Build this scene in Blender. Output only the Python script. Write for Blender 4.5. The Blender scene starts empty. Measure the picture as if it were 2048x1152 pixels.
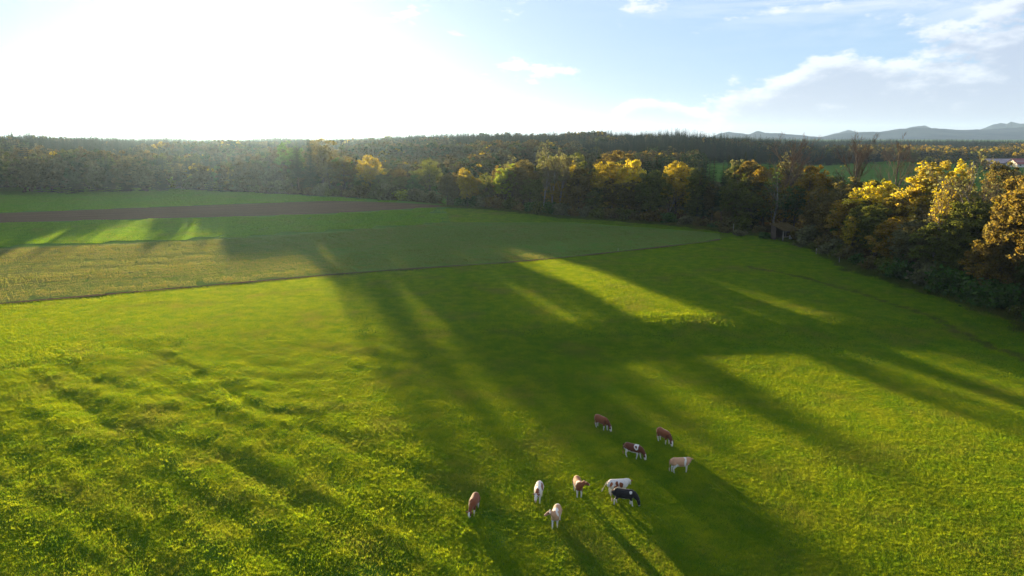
import bpy, math, random
import numpy as np
from mathutils import Vector, kdtree
from mathutils import noise as mnoise

SC = bpy.context.scene
COL = SC.collection
rad = math.radians
random.seed(7)
rng = np.random.default_rng(7)

# ------------------------------------------------------------------ camera, sky, sun, exposure
CAM_H = 25.0
FPX = 1500.0                       # focal length in pixels of the 2048 px wide photograph
PITCH = math.atan((576 - 272) / FPX)
cam_d = bpy.data.cameras.new('camera')
cam = bpy.data.objects.new('camera', cam_d)
COL.objects.link(cam)
cam_d.sensor_width = 36.0
cam_d.lens = 36.0 * FPX / 2048
cam_d.clip_start = 0.5
cam_d.clip_end = 40000
cam.location = (0, 0, CAM_H)
cam.rotation_euler = (math.pi / 2 - PITCH, 0, 0)
SC.camera = cam

SUN_AZ = rad(-18.9)                # from +Y, positive towards +X
SUN_EL = rad(3.7)
SKY_STRENGTH = 0.10
SUN_STRENGTH = 4.2
EXPOSURE = 2.68

world = bpy.data.worlds.new('World')
SC.world = world
world.use_nodes = True
SDIR = Vector((math.sin(SUN_AZ) * math.cos(SUN_EL), math.cos(SUN_AZ) * math.cos(SUN_EL), math.sin(SUN_EL)))


class NT:
    """small helper to write node trees"""
    def __init__(self, tree):
        self.t = tree

    def n(self, typ, **kw):
        nd = self.t.nodes.new(typ)
        for k, v in kw.items():
            setattr(nd, k, v)
        return nd

    def l(self, a, b):
        self.t.links.new(a, b)

    def put(self, sock, v):
        if hasattr(v, 'is_output'):
            self.l(v, sock)
        elif v is not None:
            sock.default_value = v

    def m(self, op, a, b=None, c=None, clamp=False):
        nd = self.n('ShaderNodeMath', operation=op, use_clamp=clamp)
        for i, v in enumerate((a, b, c)):
            if v is not None:
                self.put(nd.inputs[i], v)
        return nd.outputs[0]

    def ss(self, v, a, b, lo=0.0, hi=1.0):
        nd = self.n('ShaderNodeMapRange', interpolation_type='SMOOTHSTEP')
        self.put(nd.inputs['Value'], v)
        self.put(nd.inputs['From Min'], a)
        self.put(nd.inputs['From Max'], b)
        self.put(nd.inputs['To Min'], lo)
        self.put(nd.inputs['To Max'], hi)
        return nd.outputs[0]

    def mix(self, f, a, b, blend='MIX'):
        nd = self.n('ShaderNodeMix', data_type='RGBA', blend_type=blend)
        self.put(nd.inputs[0], f)
        for s, v in ((nd.inputs[6], a), (nd.inputs[7], b)):
            if isinstance(v, tuple) and len(v) == 3:
                v = v + (1,)
            self.put(s, v)
        return nd.outputs[2]

    def noise(self, vec, scale, detail=3.0, rough=0.5, dist=0.0, dims='3D'):
        nd = self.n('ShaderNodeTexNoise', noise_dimensions=dims)
        if vec is not None:
            self.l(vec, nd.inputs['Vector'])
        nd.inputs['Scale'].default_value = scale
        nd.inputs['Detail'].default_value = detail
        nd.inputs['Roughness'].default_value = rough
        nd.inputs['Distortion'].default_value = dist
        return nd.outputs[0]

    def mapping(self, vec, scale=(1, 1, 1), rot=(0, 0, 0), loc=(0, 0, 0)):
        nd = self.n('ShaderNodeMapping')
        self.l(vec, nd.inputs[0])
        nd.inputs[1].default_value = loc
        nd.inputs[2].default_value = rot
        nd.inputs[3].default_value = scale
        return nd.outputs[0]


def build_world():
    T = NT(world.node_tree)
    bg = world.node_tree.nodes['Background']
    sky = T.n('ShaderNodeTexSky', sky_type='NISHITA')
    sky.sun_disc = False
    sky.sun_elevation = SUN_EL
    sky.sun_rotation = SUN_AZ
    sky.air_density = 0.5
    sky.dust_density = 0.25
    sky.ozone_density = 4.5
    sky.altitude = 0
    d = T.n('ShaderNodeTexCoord').outputs['Generated']
    sep = T.n('ShaderNodeSeparateXYZ')
    T.l(d, sep.inputs[0])
    X, Y, Z = sep.outputs
    az = T.m('ARCTAN2', X, Y)
    el = T.m('ARCSINE', Z)
    # sky colour compressed so that the glare round the sun levels off
    ad = T.n('ShaderNodeVectorMath', operation='MULTIPLY_ADD')
    T.l(sky.outputs[0], ad.inputs[0])
    ad.inputs[1].default_value = (1 / 1.55, 1 / 1.74, 1 / 2.02)
    ad.inputs[2].default_value = (1, 1, 1)
    dv = T.n('ShaderNodeVectorMath', operation='DIVIDE')
    T.l(sky.outputs[0], dv.inputs[0])
    T.l(ad.outputs[0], dv.inputs[1])
    base = dv.outputs[0]
    # thin high veil that whitens the blue
    veil = T.mix(0.44, base, (1.34, 1.46, 1.70))
    # brightness of a cloud follows the sky behind it
    cloud_lit = T.mix(0.70, base, (2.05, 1.98, 1.92))
    cloud_dim = T.mix(0.75, base, (1.12, 1.14, 1.30))
    # cirrus streaks, thicker to the south-east (right)
    v1 = T.mapping(d, scale=(2.2, 2.2, 16), rot=(0, rad(14), 0), loc=(0.3, 0.1, 0.2))
    c1 = T.noise(v1, 1.9, 6, 0.62, 0.5)
    cover1 = T.m('MULTIPLY', T.ss(az, rad(2), rad(30)), T.ss(el, rad(5), rad(10)))
    a1 = T.m('MULTIPLY', T.ss(c1, 0.42, 0.60), cover1)
    col = T.mix(T.m('MULTIPLY', a1, 0.85), veil, cloud_lit)
    # cumulus bank near the horizon, building up to the right
    v2 = T.mapping(d, scale=(1, 1, 2.6), loc=(0.52, 0.0, 0.31))
    top = T.ss(az, rad(4), rad(34), rad(2.6), rad(10.5))
    v2u = T.mapping(d, scale=(1, 1, 2.6), loc=(0.52 - 0.010, 0.0, 0.31 + 0.032))
    env = T.ss(T.m('DIVIDE', el, top), 0.06, 1.1, 0.20, -0.11)
    left = T.ss(az, rad(-40), rad(2), -0.07, 0.02)
    band = T.m('ADD', env, left)
    n2 = T.noise(v2, 7.0, 10, 0.62, 0.1)
    n2u = T.noise(v2u, 7.0, 7, 0.6, 0.1)
    den = T.ss(T.m('ADD', n2, band), 0.49, 0.565)
    shade = T.ss(T.m('ADD', n2u, band), 0.50, 0.66)
    ccol = T.mix(shade, cloud_lit, cloud_dim)
    above = T.ss(el, rad(-1), rad(0.3))
    col = T.mix(T.m('MULTIPLY', T.m('MULTIPLY', den, above), 0.9), col, ccol)
    T.l(col, bg.inputs[0])
    bg.inputs[1].default_value = SKY_STRENGTH


build_world()

sun_d = bpy.data.lights.new('sun', 'SUN')
sun_d.energy = SUN_STRENGTH
sun_d.angle = rad(0.55)
sun_d.color = (1.0, 0.78, 0.43)
sun = bpy.data.objects.new('sun', sun_d)
COL.objects.link(sun)
sun.rotation_euler = SDIR.to_track_quat('Z', 'Y').to_euler()
sun.location = (-200, 500, 120)

vs = SC.view_settings
vs.view_transform = 'Standard'
vs.look = 'None'
vs.exposure = EXPOSURE
vs.gamma = 1.0
vs.use_curve_mapping = False
SC.cycles.max_bounces = 6
SC.cycles.diffuse_bounces = 3
SC.cycles.transmission_bounces = 3
SC.cycles.volume_bounces = 0
SC.cycles.use_denoising = True
SC.cycles.sample_clamp_indirect = 6

# ------------------------------------------------------------------ helpers


def G(px, py, z=0.0):
    """ground position seen at a pixel of the 2048 x 1152 photograph"""
    u, v = (px - 1024) / FPX, (576 - py) / FPX
    dy = math.cos(PITCH) + v * math.sin(PITCH)
    dz = -math.sin(PITCH) + v * math.cos(PITCH)
    t = (z - CAM_H) / dz
    return (u * t, dy * t)


def PX(x, y, z):
    dy, dz = y, z - CAM_H
    depth = dy * math.cos(PITCH) - dz * math.sin(PITCH)
    up = dy * math.sin(PITCH) + dz * math.cos(PITCH)
    return 1024 + FPX * x / depth, 576 - FPX * up / depth


def _h(i, j, s):
    n = (i.astype(np.int64) * 374761393 + j.astype(np.int64) * 668265263 + s * 1442695041) & 0xffffffff
    n = ((n ^ (n >> 13)) * 1274126177) & 0xffffffff
    n = (n ^ (n >> 16)) & 0xffffffff
    return n / 4294967295.0


def vn(x, y, s=0):
    x = np.asarray(x, float)
    y = np.asarray(y, float)
    i, j = np.floor(x), np.floor(y)
    fx, fy = x - i, y - j
    fx = fx * fx * (3 - 2 * fx)
    fy = fy * fy * (3 - 2 * fy)
    a, b, c, e = _h(i, j, s), _h(i + 1, j, s), _h(i, j + 1, s), _h(i + 1, j + 1, s)
    return (a * (1 - fx) + b * fx) * (1 - fy) + (c * (1 - fx) + e * fx) * fy


def sst(v, a, b):
    t = np.clip((np.asarray(v, float) - a) / (b - a), 0, 1)
    return t * t * (3 - 2 * t)


def poly_dist(x, y, pts):
    """distance from points to a polyline"""
    x = np.asarray(x, float)
    y = np.asarray(y, float)
    best = np.full(x.shape, 1e9)
    for (x0, y0), (x1, y1) in zip(pts[:-1], pts[1:]):
        dx, dy = x1 - x0, y1 - y0
        t = np.clip(((x - x0) * dx + (y - y0) * dy) / (dx * dx + dy * dy), 0, 1)
        best = np.minimum(best, np.hypot(x - x0 - t * dx, y - y0 - t * dy))
    return best


def pip(x, y, poly):
    inside = np.zeros(np.shape(x), bool)
    n = len(poly)
    for k in range(n):
        x0, y0 = poly[k]
        x1, y1 = poly[(k + 1) % n]
        c = ((y0 > y) != (y1 > y)) & (x < (x1 - x0) * (y - y0) / (y1 - y0 + 1e-12) + x0)
        inside ^= c
    return inside


BANK = [G(*p) for p in ((1500, 534), (1600, 552), (1700, 580), (1800, 611), (1900, 647), (2048, 702), (2300, 800))]
TRACKS = [[G(*p) for p in q] for q in (
    ((60, 690), (240, 790), (480, 930), (800, 1130), (1000, 1260)),
    ((-40, 670), (150, 800), (340, 930), (560, 1090), (700, 1200)),
    ((-40, 880), (120, 1000), (330, 1160), (420, 1230)),
    ((-60, 940), (60, 1060), (150, 1160)),
    ((250, 690), (520, 800), (860, 960), (1300, 1200)))]


SWALE = G(1400, 668)
_a, _b = TRACKS[0][1], TRACKS[0][3]
_l = math.hypot(_b[0] - _a[0], _b[1] - _a[1])
LINE_N = (-(_b[1] - _a[1]) / _l, (_b[0] - _a[0]) / _l)


def hz(x, y):
    x = np.asarray(x, float)
    y = np.asarray(y, float)
    d = np.hypot(x, y)
    az = np.arctan2(x, y)
    near = 1 - sst(d, 75, 115)
    z = 0.75 * (vn(x / 55 + 3.1, y / 55 + 1.7, 1) - 0.5) + 0.9 * (vn(x / 140, y / 140, 2) - 0.5)
    micro = 0.012 * (vn(x / 3.2, y / 3.2, 3) - 0.5) + 0.13 * (vn(x / 15, y / 15, 4) - 0.5)
    for tr in TRACKS:
        q = poly_dist(x, y, tr)
        micro = micro - 0.12 * np.exp(-(q / 0.65) ** 2) + 0.03 * np.exp(-((q - 1.4) / 0.7) ** 2)
    # faint parallel mowing lines on the left
    u = (x - TRACKS[0][1][0]) * LINE_N[0] + (y - TRACKS[0][1][1]) * LINE_N[1]
    u = u + 0.8 * (vn(x / 9, y / 9, 12) - 0.5)
    ln = np.abs((u / 1.7) % 1.0 - 0.5) * 2
    micro = micro - 0.075 * np.exp(-(ln / 0.3) ** 2) * (1 - sst(x, -14, 4)) * vn(x / 15, y / 15, 13) * 1.6
    q = poly_dist(x, y, BANK)
    micro = micro + 0.16 * np.exp(-(q / 1.0) ** 2)
    z = z + micro * near
    # a shallow step added to the pasture for shade, falling away from the sun
    t = ((x - SWALE[0]) * 0.10 + (y - SWALE[1]) * -0.995) + 2.0 * np.sin(x / 17.0)
    side_ = sst(x, -12, 14)
    z = z - 0.95 * sst(t, -9, 7) * (1 - sst(t, 12, 75)) * side_
    # the wooded hill on the horizon, and lower farmland to the right
    hill = (10.0 - 5.5 * sst(-az, rad(4), rad(14)) + 3.0 * sst(-az, rad(24), rad(33))) * sst(d, 430, 1000) * (1 - 0.95 * sst(az, rad(9), rad(24)))
    hill = hill * (0.45 + 1.1 * vn(x / 240, y / 240, 5))
    hill = hill - 4 * sst(d, 250, 420) * sst(az, rad(14), rad(24)) * (1 - sst(d, 1200, 1700))
    far = 1.5 * sst(d, 1350, 1900) * sst(az, rad(16), rad(24)) * (0.6 + 0.8 * vn(x / 300, y / 300, 9))
    return z + hill + far


def hz1(x, y):
    return float(hz(np.array([x]), np.array([y]))[0])


def mesh_np(name, verts, faces, mats=(), smooth=False, attrs=None):
    """mesh from numpy arrays; faces is an (n, k) integer array"""
    me = bpy.data.meshes.new(name)
    verts = np.asarray(verts, np.float32)
    faces = np.asarray(faces, np.int32)
    me.vertices.add(len(verts))
    me.vertices.foreach_set('co', verts.ravel())
    k = faces.shape[1]
    me.loops.add(faces.size)
    me.loops.foreach_set('vertex_index', faces.ravel())
    me.polygons.add(len(faces))
    me.polygons.foreach_set('loop_start', np.arange(0, faces.size, k, dtype=np.int32))
    if smooth:
        me.polygons.foreach_set('use_smooth', np.ones(len(faces), bool))
    for nm, (typ, dom, data) in (attrs or {}).items():
        at = me.attributes.new(nm, typ, dom)
        key = {'FLOAT': 'value', 'INT': 'value', 'FLOAT_VECTOR': 'vector', 'FLOAT_COLOR': 'color'}[typ]
        at.data.foreach_set(key, np.asarray(data, np.int32 if typ == 'INT' else np.float32).ravel())
    for m in mats:
        me.materials.append(m)
    me.update(calc_edges=True)
    me.validate()
    return me


def link(name, data, parent=None, **props):
    o = bpy.data.objects.new(name, data)
    COL.objects.link(o)
    if parent:
        o.parent = parent
    for k, v in props.items():
        o[k] = v
    return o


class MB:
    """collects boxes and tubes into one mesh"""
    def __init__(self):
        self.v, self.f = [], []

    def box(self, c, s, rot=None):
        b = len(self.v)
        for sx in (-1, 1):
            for sy in (-1, 1):
                for sz in (-1, 1):
                    p = Vector((sx * s[0] / 2, sy * s[1] / 2, sz * s[2] / 2))
                    if rot:
                        p.rotate(rot)
                    self.v.append((p.x + c[0], p.y + c[1], p.z + c[2]))
        for q in ((0, 1, 3, 2), (4, 6, 7, 5), (0, 4, 5, 1), (2, 3, 7, 6), (0, 2, 6, 4), (1, 5, 7, 3)):
            self.f.append(tuple(b + i for i in q))
        return self

    def tube(self, pts, radii, n=6, flat=1.0, cap=True):
        b = len(self.v)
        pts = [Vector(p) for p in pts]
        prev = None
        for i, p in enumerate(pts):
            t = (pts[min(i + 1, len(pts) - 1)] - pts[max(i - 1, 0)]).normalized()
            if prev is None:
                prev = Vector((0, 1, 0)) if abs(t.y) < 0.9 else Vector((1, 0, 0))
            s = (prev - t * prev.dot(t)).normalized()
            prev = s
            u = t.cross(s)
            r = radii[i] if hasattr(radii[i], '__len__') else (radii[i] * flat, radii[i])
            for k in range(n):
                a = 2 * math.pi * k / n
                q = p + s * math.cos(a) * r[0] + u * math.sin(a) * r[1]
                self.v.append(tuple(q))
        for i in range(len(pts) - 1):
            for k in range(n):
                k2 = (k + 1) % n
                self.f.append((b + i * n + k, b + i * n + k2, b + (i + 1) * n + k2, b + (i + 1) * n + k))
        if cap:
            self.f.append(tuple(b + k for k in range(n))[::-1])
            e = b + (len(pts) - 1) * n
            self.f.append(tuple(e + k for k in range(n)))
        return self

    def prism(self, prof, axis_len):
        """profile in (y, z) extruded along x, centred"""
        b = len(self.v)
        n = len(prof)
        for x in (-axis_len / 2, axis_len / 2):
            for (y, z) in prof:
                self.v.append((x, y, z))
        for k in range(n):
            k2 = (k + 1) % n
            self.f.append((b + k, b + k2, b + n + k2, b + n + k))
        self.f.append(tuple(b + k for k in range(n))[::-1])
        self.f.append(tuple(b + n + k for k in range(n)))
        return self

    def mesh(self, name, mat, smooth=False):
        me = bpy.data.meshes.new(name)
        me.from_pydata(self.v, [], self.f)
        if smooth:
            for p in me.polygons:
                p.use_smooth = True
        if mat:
            me.materials.append(mat)
        me.update()
        return me


# ------------------------------------------------------------------ materials
def new_mat(name):
    m = bpy.data.materials.new(name)
    m.use_nodes = True
    m.node_tree.nodes.clear()
    T = NT(m.node_tree)
    out = T.n('ShaderNodeOutputMaterial')
    return m, T, out


def principled(T, out, color, rough=0.8, spec=0.3, normal=None):
    b = T.n('ShaderNodeBsdfPrincipled')
    T.put(b.inputs['Base Color'], color if not isinstance(color, tuple) else color + (1,))
    b.inputs['Roughness'].default_value = rough
    b.inputs['Specular IOR Level'].default_value = spec
    if normal is not None:
        T.l(normal, b.inputs['Normal'])
    T.l(b.outputs[0], out.inputs[0])
    return b


def bump(T, h, strength, dist):
    b = T.n('ShaderNodeBump')
    T.l(h, b.inputs['Height'])
    b.inputs['Strength'].default_value = strength
    b.inputs['Distance'].default_value = dist
    return b.outputs[0]


def leafy(T, out, color, trans_color, trans=0.5):
    d = T.n('ShaderNodeBsdfDiffuse')
    T.put(d.inputs[0], color)
    t = T.n('ShaderNodeBsdfTranslucent')
    T.put(t.inputs[0], trans_color)
    mx = T.n('ShaderNodeMixShader')
    mx.inputs[0].default_value = trans
    T.l(d.outputs[0], mx.inputs[1])
    T.l(t.outputs[0], mx.inputs[2])
    T.l(mx.outputs[0], out.inputs[0])


def pos(T):
    return T.n('ShaderNodeNewGeometry').outputs['Position']


def mat_soil(name, c1, c2, c3, rowdir, rowgap, green=None):
    """field soil with rows along rowdir"""
    m, T, out = new_mat(name)
    p = pos(T)
    a = math.atan2(rowdir[1], rowdir[0])
    pr = T.mapping(p, rot=(0, 0, -a))
    sep = T.n('ShaderNodeSeparateXYZ')
    T.l(pr, sep.inputs[0])
    wob = T.m('MULTIPLY', T.noise(p, 0.15, 2), 1.2)
    row = T.m('SINE', T.m('MULTIPLY', T.m('ADD', sep.outputs[1], wob), 2 * math.pi / rowgap))
    streak = T.noise(T.mapping(pr, scale=(0.02, 0.42, 1)), 1.0, 5, 0.7)
    clod = T.noise(p, 1.4, 5, 0.65)
    col = T.mix(T.ss(streak, 0.35, 0.65), c1, c2)
    col = T.mix(T.m('MULTIPLY', T.ss(clod, 0.45, 0.7), 0.6), col, c3)
    if green:
        gcol, x0, x1 = green
        sx = T.n('ShaderNodeSeparateXYZ')
        T.l(p, sx.inputs[0])
        f = T.m('ADD', T.ss(sx.outputs[0], x0, x1, 0.0, 0.75), T.m('MULTIPLY', T.ss(streak, 0.4, 0.62), 0.45), clamp=True)
        col = T.mix(f, col, gcol)
    hgt = T.m('ADD', T.m('MULTIPLY', row, 0.35), clod)
    principled(T, out, col, 1.0, 0.0, bump(T, hgt, 0.6, 0.12))
    return m


def mat_ground():
    m, T, out = new_mat('meadow_turf')
    p = pos(T)
    n1 = T.noise(p, 0.35, 5, 0.6)
    n2 = T.noise(p, 2.6, 4, 0.6)
    n3 = T.noise(p, 0.02, 3)
    col = T.mix(T.ss(n1, 0.35, 0.65), (0.040, 0.115, 0.011), (0.075, 0.150, 0.014))
    col = T.mix(T.m('MULTIPLY', T.ss(n2, 0.5, 0.75), 0.5), col, (0.10, 0.12, 0.03))
    col = T.mix(T.ss(n3, 0.4, 0.6), col, T.mix(0.5, col, (0.03, 0.085, 0.02)))
    principled(T, out, col, 1.0, 0.0, bump(T, n2, 0.6, 0.1))
    return m


def mat_forest_floor():
    m, T, out = new_mat('leaf_litter')
    p = pos(T)
    n1 = T.noise(p, 0.5, 5, 0.65)
    col = T.mix(T.ss(n1, 0.35, 0.65), (0.028, 0.032, 0.010), (0.085, 0.05, 0.018))
    principled(T, out, col, 1.0, 0.0, bump(T, n1, 0.8, 0.3))
    return m


def mat_grass(name, dark, light, dry, tr_a, tr_b, trans=0.5):
    m, T, out = new_mat(name)
    p = pos(T)
    at = T.n('ShaderNodeAttribute', attribute_name='tint')
    n1 = T.noise(p, 0.5, 4, 0.6)
    n2 = T.noise(p, 0.035, 3, 0.5)
    rnd = at.outputs['Fac']
    f = T.ss(T.m('ADD', n1, T.m('MULTIPLY', T.m('SUBTRACT', rnd, 0.5), 0.4)), 0.35, 0.66)
    col = T.mix(f, dark, light)
    dryf = T.m('MULTIPLY', T.ss(T.m('ADD', T.noise(p, 0.13, 4, 0.6), T.m('MULTIPLY', rnd, 0.22)), 0.62, 0.84), 0.55)
    col = T.mix(dryf, col, dry)
    col = T.mix(T.ss(n2, 0.42, 0.62), col, T.mix(0.65, col, (dark[0] * 0.7, dark[1] * 1.25, dark[2] * 1.4)))
    tc = T.mix(f, tr_a, tr_b)
    tc = T.mix(dryf, tc, (0.42, 0.33, 0.06))
    leafy(T, out, col, tc, trans)
    return m


def mat_leaf(name, trans=0.45, gain=1.9):
    """leaf colour from the object's own colour, varied leaf by leaf and clump by clump"""
    m, T, out = new_mat(name)
    oi = T.n('ShaderNodeObjectInfo')
    at = T.n('ShaderNodeAttribute', attribute_name='tint')
    sep = T.n('ShaderNodeSeparateColor')
    T.l(at.outputs['Color'], sep.inputs[0])
    hs = T.n('ShaderNodeHueSaturation')
    T.l(oi.outputs['Color'], hs.inputs['Color'])
    T.put(hs.inputs['Hue'], T.ss(sep.outputs[1], 0.0, 1.0, 0.487, 0.520))
    T.put(hs.inputs['Saturation'], T.ss(sep.outputs[2], 0.0, 1.0, 0.75, 1.15))
    T.put(hs.inputs['Value'], T.ss(sep.outputs[0], 0.0, 1.0, 0.70, 1.60))
    g = T.mix(1.0, hs.outputs[0], (gain, gain, gain * 0.55), 'MULTIPLY')
    leafy(T, out, hs.outputs[0], g, trans)
    return m


def mat_leaf_random(name, cols, trans=0.4, gain=1.8):
    """leaf colour picked per instance from a ramp (for the mass of far trees)"""
    m, T, out = new_mat(name)
    oi = T.n('ShaderNodeObjectInfo')
    at = T.n('ShaderNodeAttribute', attribute_name='tint')
    rp = T.n('ShaderNodeValToRGB')
    rp.color_ramp.interpolation = 'CONSTANT'
    while len(rp.color_ramp.elements) < len(cols):
        rp.color_ramp.elements.new(0.5)
    for i, c in enumerate(cols):
        rp.color_ramp.elements[i].position = i / len(cols)
        rp.color_ramp.elements[i].color = c + (1,)
    T.l(oi.outputs['Random'], rp.inputs[0])
    sep = T.n('ShaderNodeSeparateColor')
    T.l(at.outputs['Color'], sep.inputs[0])
    hs = T.n('ShaderNodeHueSaturation')
    T.l(rp.outputs[0], hs.inputs['Color'])
    T.put(hs.inputs['Value'], T.ss(sep.outputs[0], 0.0, 1.0, 0.6, 1.4))
    g = T.mix(1.0, hs.outputs[0], (gain, gain, gain * 0.6), 'MULTIPLY')
    leafy(T, out, hs.outputs[0], g, trans)
    return m


def mat_bark(name, c1, c2, scale=1.5, rough=0.9):
    m, T, out = new_mat(name)
    tc = T.n('ShaderNodeTexCoord').outputs['Object']
    n1 = T.noise(T.mapping(tc, scale=(3, 3, 0.6)), scale, 5, 0.65)
    col = T.mix(T.ss(n1, 0.38, 0.62), c1, c2)
    principled(T, out, col, rough, 0.15, bump(T, n1, 0.5, 0.05))
    return m


def mat_plain(name, c1, c2, scale=2.0, stretch=(1, 1, 1), rough=0.8, spec=0.3):
    m, T, out = new_mat(name)
    tc = T.n('ShaderNodeTexCoord').outputs['Object']
    n1 = T.noise(T.mapping(tc, scale=stretch), scale, 5, 0.6)
    col = T.mix(T.ss(n1, 0.3, 0.7), c1, c2)
    principled(T, out, col, rough, spec, bump(T, n1, 0.3, 0.02))
    return m


# ------------------------------------------------------------------ layout of the fields
STUB_NEAR_PX = [(-260, 630), (0, 606), (330, 576), (660, 549), (1000, 526), (1200, 507), (1400, 488), (1440, 482)]
STUB_FAR_PX = [(-260, 508), (0, 496), (336, 481), (596, 466), (760, 455), (900, 446), (1150, 447), (1400, 466), (1440, 470)]
PL_NEAR_PX = [(-260, 458), (0, 446), (200, 440), (440, 433), (660, 426), (800, 420), (890, 416)]
PL_FAR_PX = [(-260, 440), (0, 428), (250, 417), (440, 410), (660, 404), (800, 408), (890, 413)]
CROP_FAR_PX = [(-260, 377), (0, 375), (250, 374), (500, 383), (664, 394), (800, 404), (890, 411)]
EDGE_PX = [(890, 413), (1000, 422), (1130, 437), (1250, 444), (1350, 452), (1450, 464), (1540, 474), (1640, 498),
           (1700, 530), (1800, 562), (1900, 592), (2048, 640), (2300, 740)]
W = lambda pts: [G(*p) for p in pts]
stub_near, stub_far = W(STUB_NEAR_PX), W(STUB_FAR_PX)
pl_near, pl_far, crop_far, edge = W(PL_NEAR_PX), W(PL_FAR_PX), W(CROP_FAR_PX), W(EDGE_PX)
rowdir = np.array(stub_near[4]) - np.array(stub_near[1])
rowdir = rowdir / np.linalg.norm(rowdir)


def resample(pts, n):
    pts = np.array(pts, float)
    s = np.concatenate([[0], np.cumsum(np.hypot(*np.diff(pts, axis=0).T))])
    t = np.linspace(0, s[-1], n)
    return np.stack([np.interp(t, s, pts[:, 0]), np.interp(t, s, pts[:, 1])], 1)


def sheet(name, a, b, nu, nv, lift, mat, kind='structure'):
    A, B = resample(a, nu), resample(b, nu)
    t = np.linspace(0, 1, nv)[:, None, None]
    P = A[None] * (1 - t) + B[None] * t
    x, y = P[..., 0].ravel(), P[..., 1].ravel()
    v = np.stack([x, y, hz(x, y) + lift], 1)
    i = np.arange(nu * nv).reshape(nv, nu)
    f = np.stack([i[:-1, :-1], i[:-1, 1:], i[1:, 1:], i[1:, :-1]], -1).reshape(-1, 4)
    # keep the faces looking up
    p0, p1, p2 = v[f[0][0]], v[f[0][1]], v[f[0][2]]
    if np.cross(p1 - p0, p2 - p0)[2] < 0:
        f = f[:, ::-1]
    me = mesh_np(name, v, f, [mat], True)
    return link(name, me, kind=kind)


M_GROUND = mat_ground()
M_LITTER = mat_forest_floor()
M_STUB = mat_soil('stubble_soil', (0.105, 0.100, 0.046), (0.185, 0.175, 0.090), (0.085, 0.075, 0.040), rowdir, 0.9,
                  green=((0.078, 0.150, 0.026), -150, -30))
M_PLOUGH = mat_soil('ploughed_soil', (0.095, 0.066, 0.040), (0.125, 0.088, 0.052), (0.065, 0.045, 0.030), rowdir, 0.8)
M_CROP = mat_soil('crop_soil', (0.06, 0.135, 0.022), (0.08, 0.155, 0.026), (0.07, 0.105, 0.026), rowdir, 0.7)


def build_ground():
    a_front = np.radians(np.arange(-48, 48.01, 0.3))
    a_back = np.radians(np.arange(52, 309, 4.0))
    A = np.concatenate([a_front, a_back])
    R = [2.0]
    while R[-1] < 11000:
        R.append(R[-1] * (1.021 if R[-1] < 90 else 1.013) if R[-1] < 900 else R[-1] * 1.05)
    R = np.array(R)
    na, nr = len(A), len(R)
    x = np.outer(R, np.sin(A))
    y = np.outer(R, np.cos(A))
    z = hz(x, y)
    v = np.stack([x, y, z], -1).reshape(-1, 3)
    i = np.arange(na * nr).reshape(nr, na)
    j = np.roll(i, -1, axis=1)
    f = np.stack([i[:-1], i[1:], j[1:], j[:-1]], -1).reshape(-1, 4)[:, ::-1]
    c = len(v)
    v = np.vstack([v, [[0, 0, hz1(0, 0)]]])
    me = bpy.data.meshes.new('ground')
    faces = [tuple(q) for q in f.tolist()] + [(c, int(b), int(a)) for a, b in zip(i[0], j[0])]
    me.from_pydata(v.tolist(), [], faces)
    me.polygons.foreach_set('use_smooth', np.ones(len(me.polygons), bool))
    me.materials.append(M_GROUND)
    me.update()
    if me.polygons[1000].normal.z < 0:
        me.flip_normals()
    link('ground', me, kind='structure')


build_ground()
sheet('stubble_field', stub_near, stub_far, 260, 70, 0.10, M_STUB)
sheet('ploughed_strip', pl_near, pl_far, 200, 24, 0.10, M_PLOUGH)
sheet('crop_field', pl_far, crop_far, 160, 40, 0.10, M_CROP)
sheet('crop_strip', stub_far[:6], pl_near, 160, 40, 0.105, M_CROP)
FARM_NEAR = W([(1560, 360), (1700, 360), (1860, 356), (1960, 350)])
FARM_FAR = W([(1560, 322), (1700, 321), (1860, 324), (1960, 326)])
sheet('far_meadow', FARM_NEAR, FARM_FAR, 60, 40, 0.35, M_CROP)
# bare earth margin between the stubble and the meadow
n0 = resample(stub_near, 200)
tang = np.gradient(n0, axis=0)
tang /= np.linalg.norm(tang, axis=1)[:, None]
nor = np.stack([-tang[:, 1], tang[:, 0]], 1)
wid = (0.20 + 0.55 * vn(np.arange(200) / 6.0, np.zeros(200), 21))[:, None]
M_EARTH = mat_soil('earth_margin', (0.085, 0.058, 0.036), (0.12, 0.09, 0.055), (0.055, 0.06, 0.022), rowdir, 0.5)
sheet('earth_margin', (n0 - nor * wid).tolist(), (n0 + nor * wid).tolist(), 300, 4, 0.17, M_EARTH)
# leaf litter under the trees
back_edge = [(x + 30, y + 260) for x, y in edge[:5]] + [(x + 130, y + 120) for x, y in edge[5:]]
sheet('forest_floor', edge, back_edge, 160, 60, 0.22, M_LITTER)
back_left = [(x * 1.9 - 40, y * 1.9) for x, y in crop_far]
sheet('forest_floor', crop_far, back_left, 120, 60, 0.22, M_LITTER)
FOREST_R = edge + back_edge[::-1]
FOREST_L = crop_far + back_left[::-1]
STUB_P = stub_near + stub_far[::-1]
PLOUGH_P = pl_near + pl_far[::-1]
CROP_P = pl_far + crop_far[::-1]
CROP2_P = stub_far[:6] + pl_near[::-1]

# ------------------------------------------------------------------ scattering of uncountable stuff


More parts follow.
